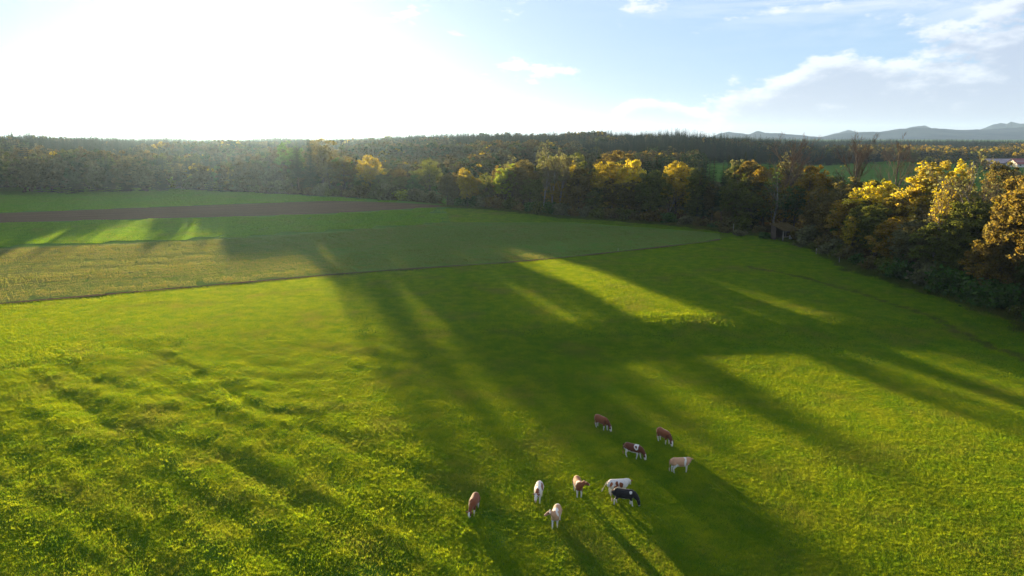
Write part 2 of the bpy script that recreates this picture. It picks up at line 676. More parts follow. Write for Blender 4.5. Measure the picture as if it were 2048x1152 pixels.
def scatter(name, pts, rotz, scl, idx, source, label, category, tilt=False):
    """one object whose points carry instances of the meshes in a collection"""
    n = len(pts)
    me = bpy.data.meshes.new(name)
    me.vertices.add(n)
    me.vertices.foreach_set('co', np.asarray(pts, np.float32).ravel())
    r = np.zeros((n, 3), np.float32)
    r[:, 2] = rotz
    if tilt:                                    # lean with the slope of the ground
        p = np.asarray(pts, float)
        e = 0.8
        gx = (hz(p[:, 0] + e, p[:, 1]) - hz(p[:, 0] - e, p[:, 1])) / (2 * e)
        gy = (hz(p[:, 0], p[:, 1] + e) - hz(p[:, 0], p[:, 1] - e)) / (2 * e)
        nx, ny, nz = -gx, -gy, np.ones(n)
        ln = np.sqrt(nx * nx + ny * ny + 1)
        nx, ny, nz = nx / ln, ny / ln, nz / ln
        c, s_ = np.cos(r[:, 2]), np.sin(r[:, 2])
        lx, ly = c * nx + s_ * ny, -s_ * nx + c * ny
        r[:, 0] = -np.arcsin(ly)
        r[:, 1] = np.arctan2(lx, nz)
    for nm, typ, data in (('rot', 'FLOAT_VECTOR', r), ('scl', 'FLOAT_VECTOR', scl), ('idx', 'INT', idx)):
        at = me.attributes.new(nm, typ, 'POINT')
        at.data.foreach_set('value' if typ == 'INT' else 'vector', np.asarray(data, np.int32 if typ == 'INT' else np.float32).ravel())
    o = link(name, me, kind='stuff', label=label, category=category)
    ng = bpy.data.node_groups.new(name, 'GeometryNodeTree')
    ng.interface.new_socket('Geometry', in_out='INPUT', socket_type='NodeSocketGeometry')
    ng.interface.new_socket('Geometry', in_out='OUTPUT', socket_type='NodeSocketGeometry')
    gi, go = ng.nodes.new('NodeGroupInput'), ng.nodes.new('NodeGroupOutput')
    ci = ng.nodes.new('GeometryNodeCollectionInfo')
    ci.inputs['Collection'].default_value = source
    ci.inputs['Separate Children'].default_value = True
    ci.inputs['Reset Children'].default_value = True
    iop = ng.nodes.new('GeometryNodeInstanceOnPoints')
    iop.inputs['Pick Instance'].default_value = True

    def named(nm, typ):
        q = ng.nodes.new('GeometryNodeInputNamedAttribute')
        q.data_type = typ
        q.inputs['Name'].default_value = nm
        return q.outputs[0]
    e2r = ng.nodes.new('FunctionNodeEulerToRotation')
    L = ng.links.new
    L(named('rot', 'FLOAT_VECTOR'), e2r.inputs[0])
    L(gi.outputs[0], iop.inputs['Points'])
    L(ci.outputs[0], iop.inputs['Instance'])
    L(named('idx', 'INT'), iop.inputs['Instance Index'])
    L(e2r.outputs[0], iop.inputs['Rotation'])
    L(named('scl', 'FLOAT_VECTOR'), iop.inputs['Scale'])
    L(iop.outputs[0], go.inputs[0])
    md = o.modifiers.new('scatter', 'NODES')
    md.node_group = ng
    return o


def source_coll(name, meshes):
    c = bpy.data.collections.new(name)       # never linked to the scene
    for i, me in enumerate(meshes):
        o = bpy.data.objects.new('%s_%02d' % (name, i), me)
        c.objects.link(o)
    return c


def blades(name, size, count, hmin, hmax, width, lean, mat, seed, clump=0.0, rows=None):
    """a square patch of grass blades: bent, tapering, two quads each"""
    r = np.random.default_rng(seed)
    P = (r.random((count, 2)) - 0.5) * size
    if clump:                                   # round patch with a feathered rim, so that neighbours blend
        P = np.clip(r.normal(0, 0.31 * size, (count, 2)), -0.85 * size, 0.85 * size)
    if clump:
        k = max(4, int(size * size * 7))
        C = P[r.integers(0, count, k)]
        w = r.integers(0, k, count)
        rr = np.abs(r.normal(0, clump, count))[:, None]
        th = r.random(count) * 2 * np.pi
        Q = C[w] + rr * np.stack([np.cos(th), np.sin(th)], 1)
        use = r.random(count) < 0.22
        P = np.where(use[:, None], Q, P)
        boost = np.where(use, 0.75 + 0.5 * r.random(k)[w], 0.75)
    else:
        boost = np.ones(count)
    if rows:
        P[:, 1] = np.round(P[:, 1] / rows) * rows + r.normal(0, 0.05, count)
    h = (hmin + (hmax - hmin) * r.random(count) ** 1.6) * boost
    th = r.random(count) * 2 * np.pi
    ln = lean * (0.3 + r.random(count))
    dx, dy = np.cos(th), np.sin(th)
    ph = r.random(count) * 2 * np.pi
    sx, sy = np.cos(ph), np.sin(ph)
    wd = width * (0.6 + 0.8 * r.random(count)) / 2
    V = np.zeros((count, 5, 3))
    for k, (zf, lf, wf) in enumerate(((0, 0, 1.0), (0.6, 0.35, 0.8))):
        for e, sg in enumerate((-1, 1)):
            V[:, 2 * k + e, 0] = P[:, 0] + dx * ln * h * lf + sg * sx * wd * wf
            V[:, 2 * k + e, 1] = P[:, 1] + dy * ln * h * lf + sg * sy * wd * wf
            V[:, 2 * k + e, 2] = h * zf - 0.02
    V[:, 4, 0] = P[:, 0] + dx * ln * h
    V[:, 4, 1] = P[:, 1] + dy * ln * h
    V[:, 4, 2] = h
    b = (np.arange(count) * 5)[:, None]
    F = np.concatenate([b + np.array([[0, 1, 3]]), b + np.array([[0, 3, 2]]), b + np.array([[2, 3, 4]])], 0)
    t = np.repeat(r.random(count), 5)
    tint = np.stack([t, t, t, np.ones_like(t)], 1)
    return mesh_np(name, V.reshape(-1, 3), F, [mat], False, {'tint': ('FLOAT_COLOR', 'POINT', tint)})


M_GRASS = mat_grass('meadow_grass', (0.024, 0.115, 0.012), (0.052, 0.168, 0.015), (0.16, 0.155, 0.045),
                    (0.26, 0.43, 0.012), (0.53, 0.58, 0.016), 0.50)
M_CROPG = mat_grass('crop_blades', (0.05, 0.14, 0.014), (0.085, 0.19, 0.018), (0.11, 0.18, 0.025),
                    (0.22, 0.42, 0.018), (0.34, 0.52, 0.024), 0.5)
M_STRAW = mat_grass('stubble_blades', (0.075, 0.14, 0.026), (0.15, 0.16, 0.06), (0.22, 0.17, 0.09),
                    (0.28, 0.32, 0.05), (0.38, 0.32, 0.09), 0.4)
M_ROUGH = mat_grass('rough_grass', (0.035, 0.06, 0.012), (0.075, 0.095, 0.025), (0.17, 0.14, 0.06),
                    (0.2, 0.24, 0.03), (0.32, 0.32, 0.05), 0.45)


def grid_points(x0, x1, y0, y1, step, seed, jit=0.35):
    r = np.random.default_rng(seed)
    gx, gy = np.meshgrid(np.arange(x0, x1, step), np.arange(y0, y1, step))
    x, y = gx.ravel(), gy.ravel()
    x = x + (r.random(x.size) - 0.5) * step * jit
    y = y + (r.random(y.size) - 0.5) * step * jit
    return x, y, r


def in_view(x, y, margin):
    return (np.abs(x) < (y + 6) * 0.72 + margin) & (y > 17)


def in_forest(x, y):
    return pip(x, y, FOREST_R) | pip(x, y, FOREST_L)


def build_grass():
    # near meadow, 2 m patches
    near = source_coll('meadow_patch_near', [blades('grass_patch_near', 2.9, 6400, 0.06, 0.17, 0.020, 0.8, M_GRASS, 100 + k, 0.08) for k in range(8)])
    far = source_coll('meadow_patch_far', [blades('grass_patch_far', 5.9, 6200, 0.08, 0.20, 0.05, 0.8, M_GRASS, 130 + k, 0.2) for k in range(6)])
    for nm, src, step, d0, d1, lab in (('grass', near, 2.0, 17, 95, 'short green pasture grass around the cattle'),
                                       ('grass', far, 4.0, 95, 260, 'short green pasture grass at the far end of the meadow')):
        x, y, r = grid_points(-170, 190, 17, 270, step, int(step * 10))
        d = np.hypot(x, y)
        ok = in_view(x, y, 8) & (d >= d0) & (d < d1)
        ok &= ~in_forest(x, y) & ~pip(x, y, STUB_P) & ~pip(x, y, PLOUGH_P) & ~pip(x, y, CROP_P) & ~pip(x, y, CROP2_P)
        for q in (0.35 * step, -0.35 * step):
            ok &= ~pip(x, y + q, STUB_P)
        # behind the stubble field on the left nothing of this meadow grows
        x, y = x[ok], y[ok]
        n = len(x)
        s = 0.95 + 0.1 * r.random(n)
        hgt = (0.8 + 0.4 * vn(x / 9, y / 9, 31)) * (0.85 + 0.3 * vn(x / 30, y / 30, 32))
        for tr in TRACKS:
            hgt = hgt * (1 - 0.2 * np.exp(-(poly_dist(x, y, tr) / 0.9) ** 2))
        z = hz(x, y) + 0.025
        scatter(nm, np.stack([x, y, z], 1), r.random(n) * 2 * math.pi,
                np.stack([s, s, hgt], 1), r.integers(0, len(src.objects), n), src, lab, 'grass', tilt=True)
    crop = source_coll('crop_patch', [blades('crop_patch', 7.0, 2200, 0.10, 0.26, 0.10, 0.6, M_CROPG, 160 + k) for k in range(4)])
    x, y, r = grid_points(-330, 60, 150, 420, 6.0, 61)
    ok = in_view(x, y, 30) & (pip(x, y, CROP_P) | pip(x, y, CROP2_P))
    for dx, dy in ((2.4, 2.4), (-2.4, 2.4), (2.4, -2.4), (-2.4, -2.4)):
        ok &= pip(x + dx, y + dy, CROP_P) | pip(x + dx, y + dy, CROP2_P)
    x, y = x[ok], y[ok]
    n = len(x)
    s = 0.9 + 0.25 * r.random(n)
    scatter('crop_plants', np.stack([x, y, hz(x, y) + 0.09], 1), r.integers(0, 4, n) * math.pi / 2, np.stack([s, s, s], 1),
            r.integers(0, 4, n), crop, 'young green crop growing on both sides of the ploughed strip', 'crop')
    stub = source_coll('stubble_patch', [blades('stubble_patch', 5.0, 1000, 0.05, 0.20, 0.055, 0.5, M_STRAW, 180 + k, 0, 0.5) for k in range(5)])
    x, y, r = grid_points(-200, 110, 90, 260, 4.2, 71)
    ok = in_view(x, y, 20) & pip(x, y, STUB_P)
    for dx, dy in ((0, 2.0), (0, -2.0)):
        ok &= pip(x + dx, y + dy, STUB_P)
    x, y = x[ok], y[ok]
    n = len(x)
    s = 0.9 + 0.25 * r.random(n)
    g = s * (0.4 + 1.0 * vn((x * rowdir[0] + y * rowdir[1]) / 40, (-x * rowdir[1] + y * rowdir[0]) / 5, 41))
    scatter('stubble', np.stack([x, y, hz(x, y) + 0.09], 1), np.full(n, math.atan2(rowdir[1], rowdir[0])) + r.integers(0, 2, n) * math.pi,
            np.stack([s, s, g], 1), r.integers(0, 5, n), stub, 'thin straw stubble and green sprouts in rows on the brown field', 'stubble')
    # rough herbage along the wood and on the bank
    rough = source_coll('rough_patch', [blades('rough_patch', 2.0, 420, 0.18, 0.75, 0.05, 0.8, M_ROUGH, 200 + k, 0.25) for k in range(5)])
    E = resample(edge, 520)
    P, S = [], []
    r = np.random.default_rng(5)
    for (ex, ey) in E:
        for q in range(3):
            off = r.normal(0.2, 1.3)
            tx, ty = -0.55, -0.6
            P.append((ex + tx * off + r.normal(0, 0.8), ey + ty * off + r.normal(0, 0.8)))
            S.append(0.6 + 0.6 * r.random())
    B = resample(BANK, 90)
    for (ex, ey) in B:
        P.append((ex + r.normal(0, 0.3), ey + r.normal(0, 0.3)))
        S.append(0.35 + 0.25 * r.random())
    P = np.array(P)
    S = np.array(S)
    scatter('rough_herbage', np.column_stack([P, hz(P[:, 0], P[:, 1])]), r.random(len(P)) * 6.28, np.stack([S, S, S], 1),
            r.integers(0, 5, len(P)), rough, 'tall rough herbage along the edge of the wood', 'herbage')


build_grass()

# ------------------------------------------------------------------ trees
M_BARK = mat_bark('bark_grey_brown', (0.055, 0.042, 0.032), (0.11, 0.09, 0.07))
M_BARK_PALE = mat_bark('bark_pale', (0.20, 0.18, 0.15), (0.36, 0.33, 0.29))
M_BARK_RED = mat_bark('bark_reddish', (0.09, 0.05, 0.032), (0.15, 0.085, 0.05))
M_TWIG = mat_bark('bare_twigs', (0.13, 0.085, 0.055), (0.23, 0.16, 0.10))
M_TWIG_DARK = mat_bark('dark_twigs', (0.06, 0.048, 0.038), (0.11, 0.085, 0.06))
M_LEAF = mat_leaf('autumn_leaves', 0.45, 1.9)
M_NEEDLE = mat_leaf('conifer_needles', 0.2, 1.5)


def cards(C, size, r, up=0.0, stretch=1.5):
    """rhombic leaf faces round the points C, randomly turned"""
    n = len(C)
    a = r.normal(size=(n, 3))
    a[:, 2] *= (1 - up)
    a /= np.linalg.norm(a, axis=1)[:, None] + 1e-9
    b = r.normal(size=(n, 3))
    b -= a * (a * b).sum(1)[:, None]
    b /= np.linalg.norm(b, axis=1)[:, None] + 1e-9
    s = (size * (0.6 + 0.8 * r.random(n)))[:, None] / 2
    V = np.stack([C - a * s * stretch, C - b * s, C + a * s * stretch, C + b * s], 1)
    F = np.arange(n * 4).reshape(n, 4)
    return V.reshape(-1, 3), F


def tint_attr(per, n_each, r):
    k = len(per)
    t = np.stack([np.clip(per, 0, 1), r.random(k), r.random(k), np.ones(k)], 1)
    return np.repeat(t, n_each, axis=0)


def limb_mesh(mb, base, tip, r0, r1, rr, n=5, sag=0.1):
    b, t = Vector(base), Vector(tip)
    L = (t - b).length
    m1 = b.lerp(t, 0.4) + Vector((rr.normal(0, 0.06), rr.normal(0, 0.06), sag)) * L
    m2 = b.lerp(t, 0.72) + Vector((rr.normal(0, 0.06), rr.normal(0, 0.06), sag * 0.6)) * L
    mb.tube([b, m1, m2, t], [r0, r0 * 0.65 + r1 * 0.35, r0 * 0.35 + r1 * 0.65, r1], n)


def t_broadleaf(seed, H=16.0, Rc=5.0, base=0.22, clumps=90, per=75, size=0.42, sparse=1.0, shape='round', bark=None, crs=0.72):
    """trunk mesh and crown mesh of a broadleaf tree of height H"""
    r = np.random.default_rng(seed)
    z0 = H * base
    cz, hz_ = (H + z0) / 2, (H - z0) / 2
    pts = []
    lob = [(r.random() * 6.28, (r.random() - 0.4) * 1.6, 0.75 + 0.5 * r.random()) for _ in range(7)]
    while len(pts) < clumps:
        d = r.normal(size=3)
        d /= np.linalg.norm(d)
        rr = r.random() ** 0.40
        k = 1.0
        th = math.atan2(d[1], d[0])
        for (la, lz, ls) in lob:
            w = math.exp(-((math.cos(th - la) - 1) ** 2) * 2.5 - (d[2] - lz) ** 2 * 2.0)
            k += (ls - 1.0) * w
        k = max(0.55, min(1.3, k))
        if shape == 'tall':
            prof = 1.0 if d[2] < 0 else 0.92
        else:
            prof = 1.0
        p = np.array([d[0] * Rc * rr * k * prof, d[1] * Rc * rr * k * prof, cz + d[2] * hz_ * rr * min(k, 1.1)])
        if p[2] < z0 * 0.8:
            continue
        pts.append(p)
    pts = np.array(pts)
    # top of the crown reaches H
    pts[:, 2] = z0 + (pts[:, 2] - z0) * (H - z0 - 0.5) / (pts[:, 2].max() - z0)
    V, F, tn = [], [], []
    off = 0
    for p in pts:
        cr = (0.62 + 0.75 * r.random()) * Rc / 5.0 * crs
        n = int(per * sparse * (0.5 + r.random()))
        d = r.normal(size=(n, 3))
        d /= np.linalg.norm(d, axis=1)[:, None]
        rad_ = cr * (0.45 + 0.65 * r.random(n))[:, None]
        C = p + d * rad_ * np.array([1.15, 1.15, 0.75])
        v, f = cards(C, size, r)
        V.append(v)
        F.append(f + off)
        off += len(v)
        tn.append(np.clip(0.5 + r.normal(0, 0.16) + r.normal(0, 0.17, n), 0, 1))
    tn = np.concatenate(tn)
    crown = mesh_np('broadleaf_crown', np.concatenate(V), np.concatenate(F), [M_LEAF], False,
                    {'tint': ('FLOAT_COLOR', 'POINT', tint_attr(tn, 4, r))})
    mb = MB()
    r0 = 0.018 * H
    lean = Vector((r.normal(0, 0.02) * H, r.normal(0, 0.02) * H, 0))
    tp = [Vector((0, 0, -0.4)), Vector((0, 0, 0.4)), Vector((0, 0, H * 0.25)) + lean * 0.3, Vector((0, 0, H * 0.55)) + lean, Vector((0, 0, H * 0.86)) + lean * 1.4]
    mb.tube(tp, [r0 * 1.5, r0 * 1.05, r0 * 0.8, r0 * 0.5, r0 * 0.12], 8)
    order = r.permutation(len(pts))[:int(26 + 10 * r.random())]
    for k in order:
        p = pts[k]
        hz0 = max(H * 0.2, min(H * 0.7, p[2] - 0.35 * math.hypot(p[0], p[1]) - H * 0.06))
        f = hz0 / (H * 0.86)
        b = Vector((0, 0, hz0)) + lean * min(1.4, f * 1.6) * 0.9
        limb_mesh(mb, b, p, r0 * 0.42 * (1 - f * 0.6), r0 * 0.06, r, 4, 0.08)
    return mb.mesh('broadleaf_trunk', bark or M_BARK, True), crown


def t_spruce(seed, H=20.0, R=3.4, base=0.12, levels=34, size=0.5):
    r = np.random.default_rng(seed)
    V, F, tn = [], [], []
    off = 0
    zs = H * (base + (1 - base) * np.linspace(0, 1, levels) ** 0.92)
    for z in zs:
        f = (z - H * base) / (H * (1 - base))
        f = min(1.0, max(0.0, f))
        Rz = R * (1 - f) ** 0.85 * (0.85 + 0.3 * r.random()) + 0.12
        nb = max(3, int(9 * (1 - f) + 3))
        a0 = r.random() * 6.28
        for k in range(nb):
            a = a0 + 2 * math.pi * k / nb + r.normal(0, 0.2)
            L = Rz * (0.7 + 0.45 * r.random())
            n = max(2, int(L / 0.42) + 1)
            t = (np.arange(n) + 0.6) / n
            d = np.array([math.cos(a), math.sin(a)])
            droop = -0.28 * L * t ** 1.3 + 0.12 * L * t ** 3
            Cx = d[0] * L * t
            Cy = d[1] * L * t
            Cz = z + droop + 0.15
            w = (0.55 * (1 - t) + 0.25) * min(1.0, 0.35 + L * 0.35) * (size / 0.5)
            s = np.array([-d[1], d[0]])
            for j in range(n):
                u0, u1 = t[j] - 0.65 / n, t[j] + 0.75 / n
                zz = r.normal(0, 0.06)
                for sg in (-1, 1):
                    p0 = np.array([d[0] * L * u0, d[1] * L * u0, Cz[j] + 0.06])
                    p1 = np.array([d[0] * L * u1, d[1] * L * u1, Cz[j] - 0.08])
                    e = np.array([s[0] * w[j] * sg + d[0] * 0.25, s[1] * w[j] * sg + d[1] * 0.25, -0.30 * w[j] - 0.1 + zz])
                    V += [p0, p0 * 0.4 + p1 * 0.6 + e, p1]
                    F.append((off, off + 1, off + 2) if sg > 0 else (off, off + 2, off + 1))
                    off += 3
                    tn.append(np.clip(0.35 + 0.35 * t[j] + r.normal(0, 0.15), 0, 1))
    # leader
    V += [np.array([0.12, 0, H - 0.9]), np.array([0, 0, H + 0.5]), np.array([-0.12, 0.05, H - 0.9])]
    F.append((off, off + 1, off + 2))
    tn.append(0.5)
    crown = mesh_np('spruce_crown', np.array(V), np.array(F), [M_NEEDLE], False,
                    {'tint': ('FLOAT_COLOR', 'POINT', tint_attr(np.array(tn), 3, r))})
    mb = MB()
    r0 = 0.014 * H
    mb.tube([(0, 0, -0.4), (0, 0, 0.5), (0, 0, H * 0.5), (0, 0, H)], [r0 * 1.35, r0, r0 * 0.55, 0.03], 7)
    return mb.mesh('spruce_trunk', M_BARK_RED, True), crown


def t_bare(seed, H=18.0, spread=0.42, mat_tr=None, mat_tw=None, depth=5, low=0.3, leaves=0):
    """a leafless tree: trunk with main limbs, crown of fine twigs"""
    r = np.random.default_rng(seed)
    tr, tw = MB(), MB()
    r0 = 0.013 * H
    ends = []
    segs = [0]

    def grow(p, d, L, rad_, lev):
        if lev > depth or segs[0] > 5200:
            return
        n = 3
        q = Vector(p)
        pts, rr = [Vector(q)], [rad_]
        dd = Vector(d)
        for k in range(n):
            dd = (dd + Vector(r.normal(0, 0.10, 3)) + Vector((0, 0, 0.06))).normalized()
            q = q + dd * (L / n)
            pts.append(Vector(q))
            rr.append(rad_ * (1 - 0.5 * (k + 1) / n))
        (tr if lev <= 1 else tw).tube(pts, rr, 6 if lev == 0 else (4 if lev < 3 else 3), cap=lev < 2)
        segs[0] += 1
        if lev >= depth - 1:
            ends.append(tuple(q))
        if lev == depth:
            return
        kids = (11, 6, 5, 4, 3)[lev] if lev < 5 else 2
        for k in range(kids):
            t = (low + (1 - low) * (k + r.random()) / kids) if lev == 0 else (0.25 + 0.75 * (k + r.random()) / kids)
            i = min(n - 1, int(t * n))
            b = pts[i].lerp(pts[i + 1], t * n - i)
            a = r.random() * 6.28
            ax = dd.orthogonal().normalized()
            ax2 = dd.cross(ax)
            sp = spread * (0.7 + 0.6 * r.random()) * (1.25 if lev == 0 else 1.0)
            nd = (dd + (ax * math.cos(a) + ax2 * math.sin(a)) * math.tan(sp)).normalized()
            LL = L * ((0.50 - 0.22 * t) if lev == 0 else (0.58 - 0.18 * t)) * (0.8 + 0.4 * r.random())
            grow(b, nd, LL, max(0.012, rad_ * (0.45 if lev == 0 else 0.5) * (1 - 0.4 * t)), lev + 1)

    grow((0, 0, -0.3), Vector((0, 0, 1)), H * 0.9, r0, 0)
    trunk = tr.mesh('bare_trunk', mat_tr or M_BARK, True)
    crown = tw.mesh('bare_twigs', mat_tw or M_TWIG, False)
    if leaves:
        E = np.array(ends)
        pick = E[r.integers(0, len(E), leaves)] + r.normal(0, 0.25, (leaves, 3))
        v, f = cards(pick, 0.30, r)
        lf = mesh_np('thin_leaves', v, f, [M_LEAF], False, {'tint': ('FLOAT_COLOR', 'POINT', tint_attr(np.clip(r.normal(0.5, 0.2, leaves), 0, 1), 4, r))})
        return trunk, crown, lf
    return trunk, crown, None


def t_shrub(seed, H=3.0, R=2.4, n=1500, size=0.3):
    r = np.random.default_rng(seed)
    k = 22
    d = r.normal(size=(k, 3))
    d /= np.linalg.norm(d, axis=1)[:, None]
    c = d * (r.random(k) ** 0.45)[:, None] * np.array([R * 0.8, R * 0.8, H * 0.45]) + np.array([0, 0, H * 0.5])
    c[:, 2] = np.clip(c[:, 2], 0.2, H)
    w = r.integers(0, k, n)
    C = c[w] + r.normal(0, 1, (n, 3)) * np.array([0.36, 0.36, 0.28]) * R / 2.2
    C[:, 2] = np.clip(C[:, 2], 0.08, None)
    v, f = cards(C, size, r)
    tn = np.clip((r.random(k) * 0.5 + 0.25)[w] + r.normal(0, 0.15, n), 0, 1)
    crown = mesh_np('shrub_foliage', v, f, [M_LEAF], False, {'tint': ('FLOAT_COLOR', 'POINT', tint_attr(tn, 4, r))})
    mb = MB()
    for q in range(9):
        p = c[r.integers(0, k)]
        limb_mesh(mb, (r.normal(0, 0.15), r.normal(0, 0.15), -0.15), p, 0.05, 0.015, r, 4, 0.05)
    return mb.mesh('shrub_stems', M_TWIG_DARK, False), crown


TEMPLATES = {
    'broad': [t_broadleaf(11 + k, 16, 5.2 - 0.3 * (k % 3), 0.16 + 0.05 * (k % 2), 200, 90, 0.25) for k in range(5)],
    'tall': [t_broadleaf(31 + k, 20, 4.3, 0.26, 200, 88, 0.25, shape='tall') for k in range(4)],
    'thin': [t_broadleaf(51 + k, 17, 4.4, 0.25, 150, 50, 0.25, shape='tall') for k in range(4)],
    'spruce': [t_spruce(71 + k, 20, 3.3 - 0.25 * k, (0.06, 0.16, 0.3)[k]) for k in range(3)],
    'shrub': [t_shrub(91 + k) for k in range(4)],
}
BARE = [t_bare(111 + k, 20, 0.40, M_BARK, M_TWIG) for k in range(3)]
BIRCH = [t_bare(121 + k, 18, 0.30, M_BARK_PALE, M_TWIG, 5, 0.35, 900) for k in range(2)]
GREYBARE = [t_bare(131 + k, 18, 0.42, M_BARK_PALE, M_TWIG_DARK, 5, 0.2, 700) for k in range(2)]

# leaf colours (real base colours)
C_OLIVE = (0.080, 0.090, 0.022)
C_GREEN = (0.048, 0.090, 0.022)
C_DGREEN = (0.036, 0.064, 0.022)
C_BROWN = (0.094, 0.078, 0.031)
C_RUST = (0.115, 0.084, 0.026)
C_ORANGE = (0.185, 0.122, 0.018)
C_GOLD = (0.260, 0.195, 0.016)
C_YELLOW = (0.380, 0.300, 0.016)
C_GREY = (0.105, 0.104, 0.055)
C_SPRUCE = (0.026, 0.046, 0.020)
C_LIME = (0.16, 0.19, 0.018)
CNAME = {C_OLIVE: 'olive', C_GREEN: 'green', C_DGREEN: 'dark green', C_BROWN: 'brown', C_RUST: 'rusty', C_ORANGE: 'orange',
         C_GOLD: 'golden', C_YELLOW: 'yellow', C_GREY: 'greyish', C_SPRUCE: 'dark', C_LIME: 'lime'}
NAT_H = {'broad': 16.0, 'tall': 20.0, 'thin': 17.0, 'spruce': 20.0, 'shrub': 3.0, 'bare': 20.0, 'birch': 18.0, 'greybare': 18.0}
OBJ_NAME = {'broad': 'broadleaf_tree', 'tall': 'broadleaf_tree', 'thin': 'broadleaf_tree', 'spruce': 'spruce_tree', 'shrub': 'shrub',
            'bare': 'bare_tree', 'birch': 'birch_tree', 'greybare': 'bare_tree'}
KIND_WORDS = {'broad': 'round tree', 'tall': 'tall tree', 'thin': 'thin tree', 'spruce': 'spruce', 'shrub': 'shrub',
              'bare': 'leafless tree', 'birch': 'slender pale birch', 'greybare': 'half-bare tree'}
TREES = []


def plant(kind, x, y, H, color=C_OLIVE, wide=1.0, label=None, zone=None, var=None, sink=0.0):
    k = random.randrange(100) if var is None else var
    z = hz1(x, y) - sink
    nm = OBJ_NAME[kind]
    root = link(nm, None)
    root.empty_display_size = 1.0
    root.location = (x, y, z)
    root.rotation_euler = (0, 0, random.random() * 6.28)
    s = H / NAT_H[kind]
    root.scale = (s * wide, s * wide, s)
    if kind in ('bare', 'birch', 'greybare'):
        L = {'bare': BARE, 'birch': BIRCH, 'greybare': GREYBARE}[kind]
        tr, tw, lf = L[k % len(L)]
        link('trunk', tr, root)
        c = link('crown', tw, root)
        if lf:
            q = link('leaves', lf, c)
            q.color = color + (1,)
    else:
        tr, cr = TEMPLATES[kind][k % len(TEMPLATES[kind])]
        link('stems' if kind == 'shrub' else 'trunk', tr, root)
        c = link('foliage' if kind == 'shrub' else 'crown', cr, root)
        c.color = color + (1,)
    root['category'] = 'shrub' if kind == 'shrub' else ('spruce' if kind == 'spruce' else 'tree')
    TREES.append((root, kind, color, label, zone, PX(x, y, z)[0], math.hypot(x, y)))
    return root


def top_h(px_top, x, y):
    """height of a tree at (x, y) whose top is seen at image row px_top"""
    depth_h = y
    v = (576 - px_top) / FPX
    dy = math.cos(PITCH) + v * math.sin(PITCH)
    dz = -math.sin(PITCH) + v * math.cos(PITCH)
    return CAM_H + dz / dy * depth_h - hz1(x, y)


def at_edge(px, py, back, top, kind, color, wide=1.0, label=None, zone='front', var=None):
    """plant a tree `back` metres behind the ground point seen at (px, py), top at image row `top`"""
    x, y = G(px, py)
    d = math.hypot(x, y)
    x, y = x * (1 + back / d), y * (1 + back / d)
    return plant(kind, x, y, max(1.0, top_h(top, x, y)), color, wide, label, zone, var)


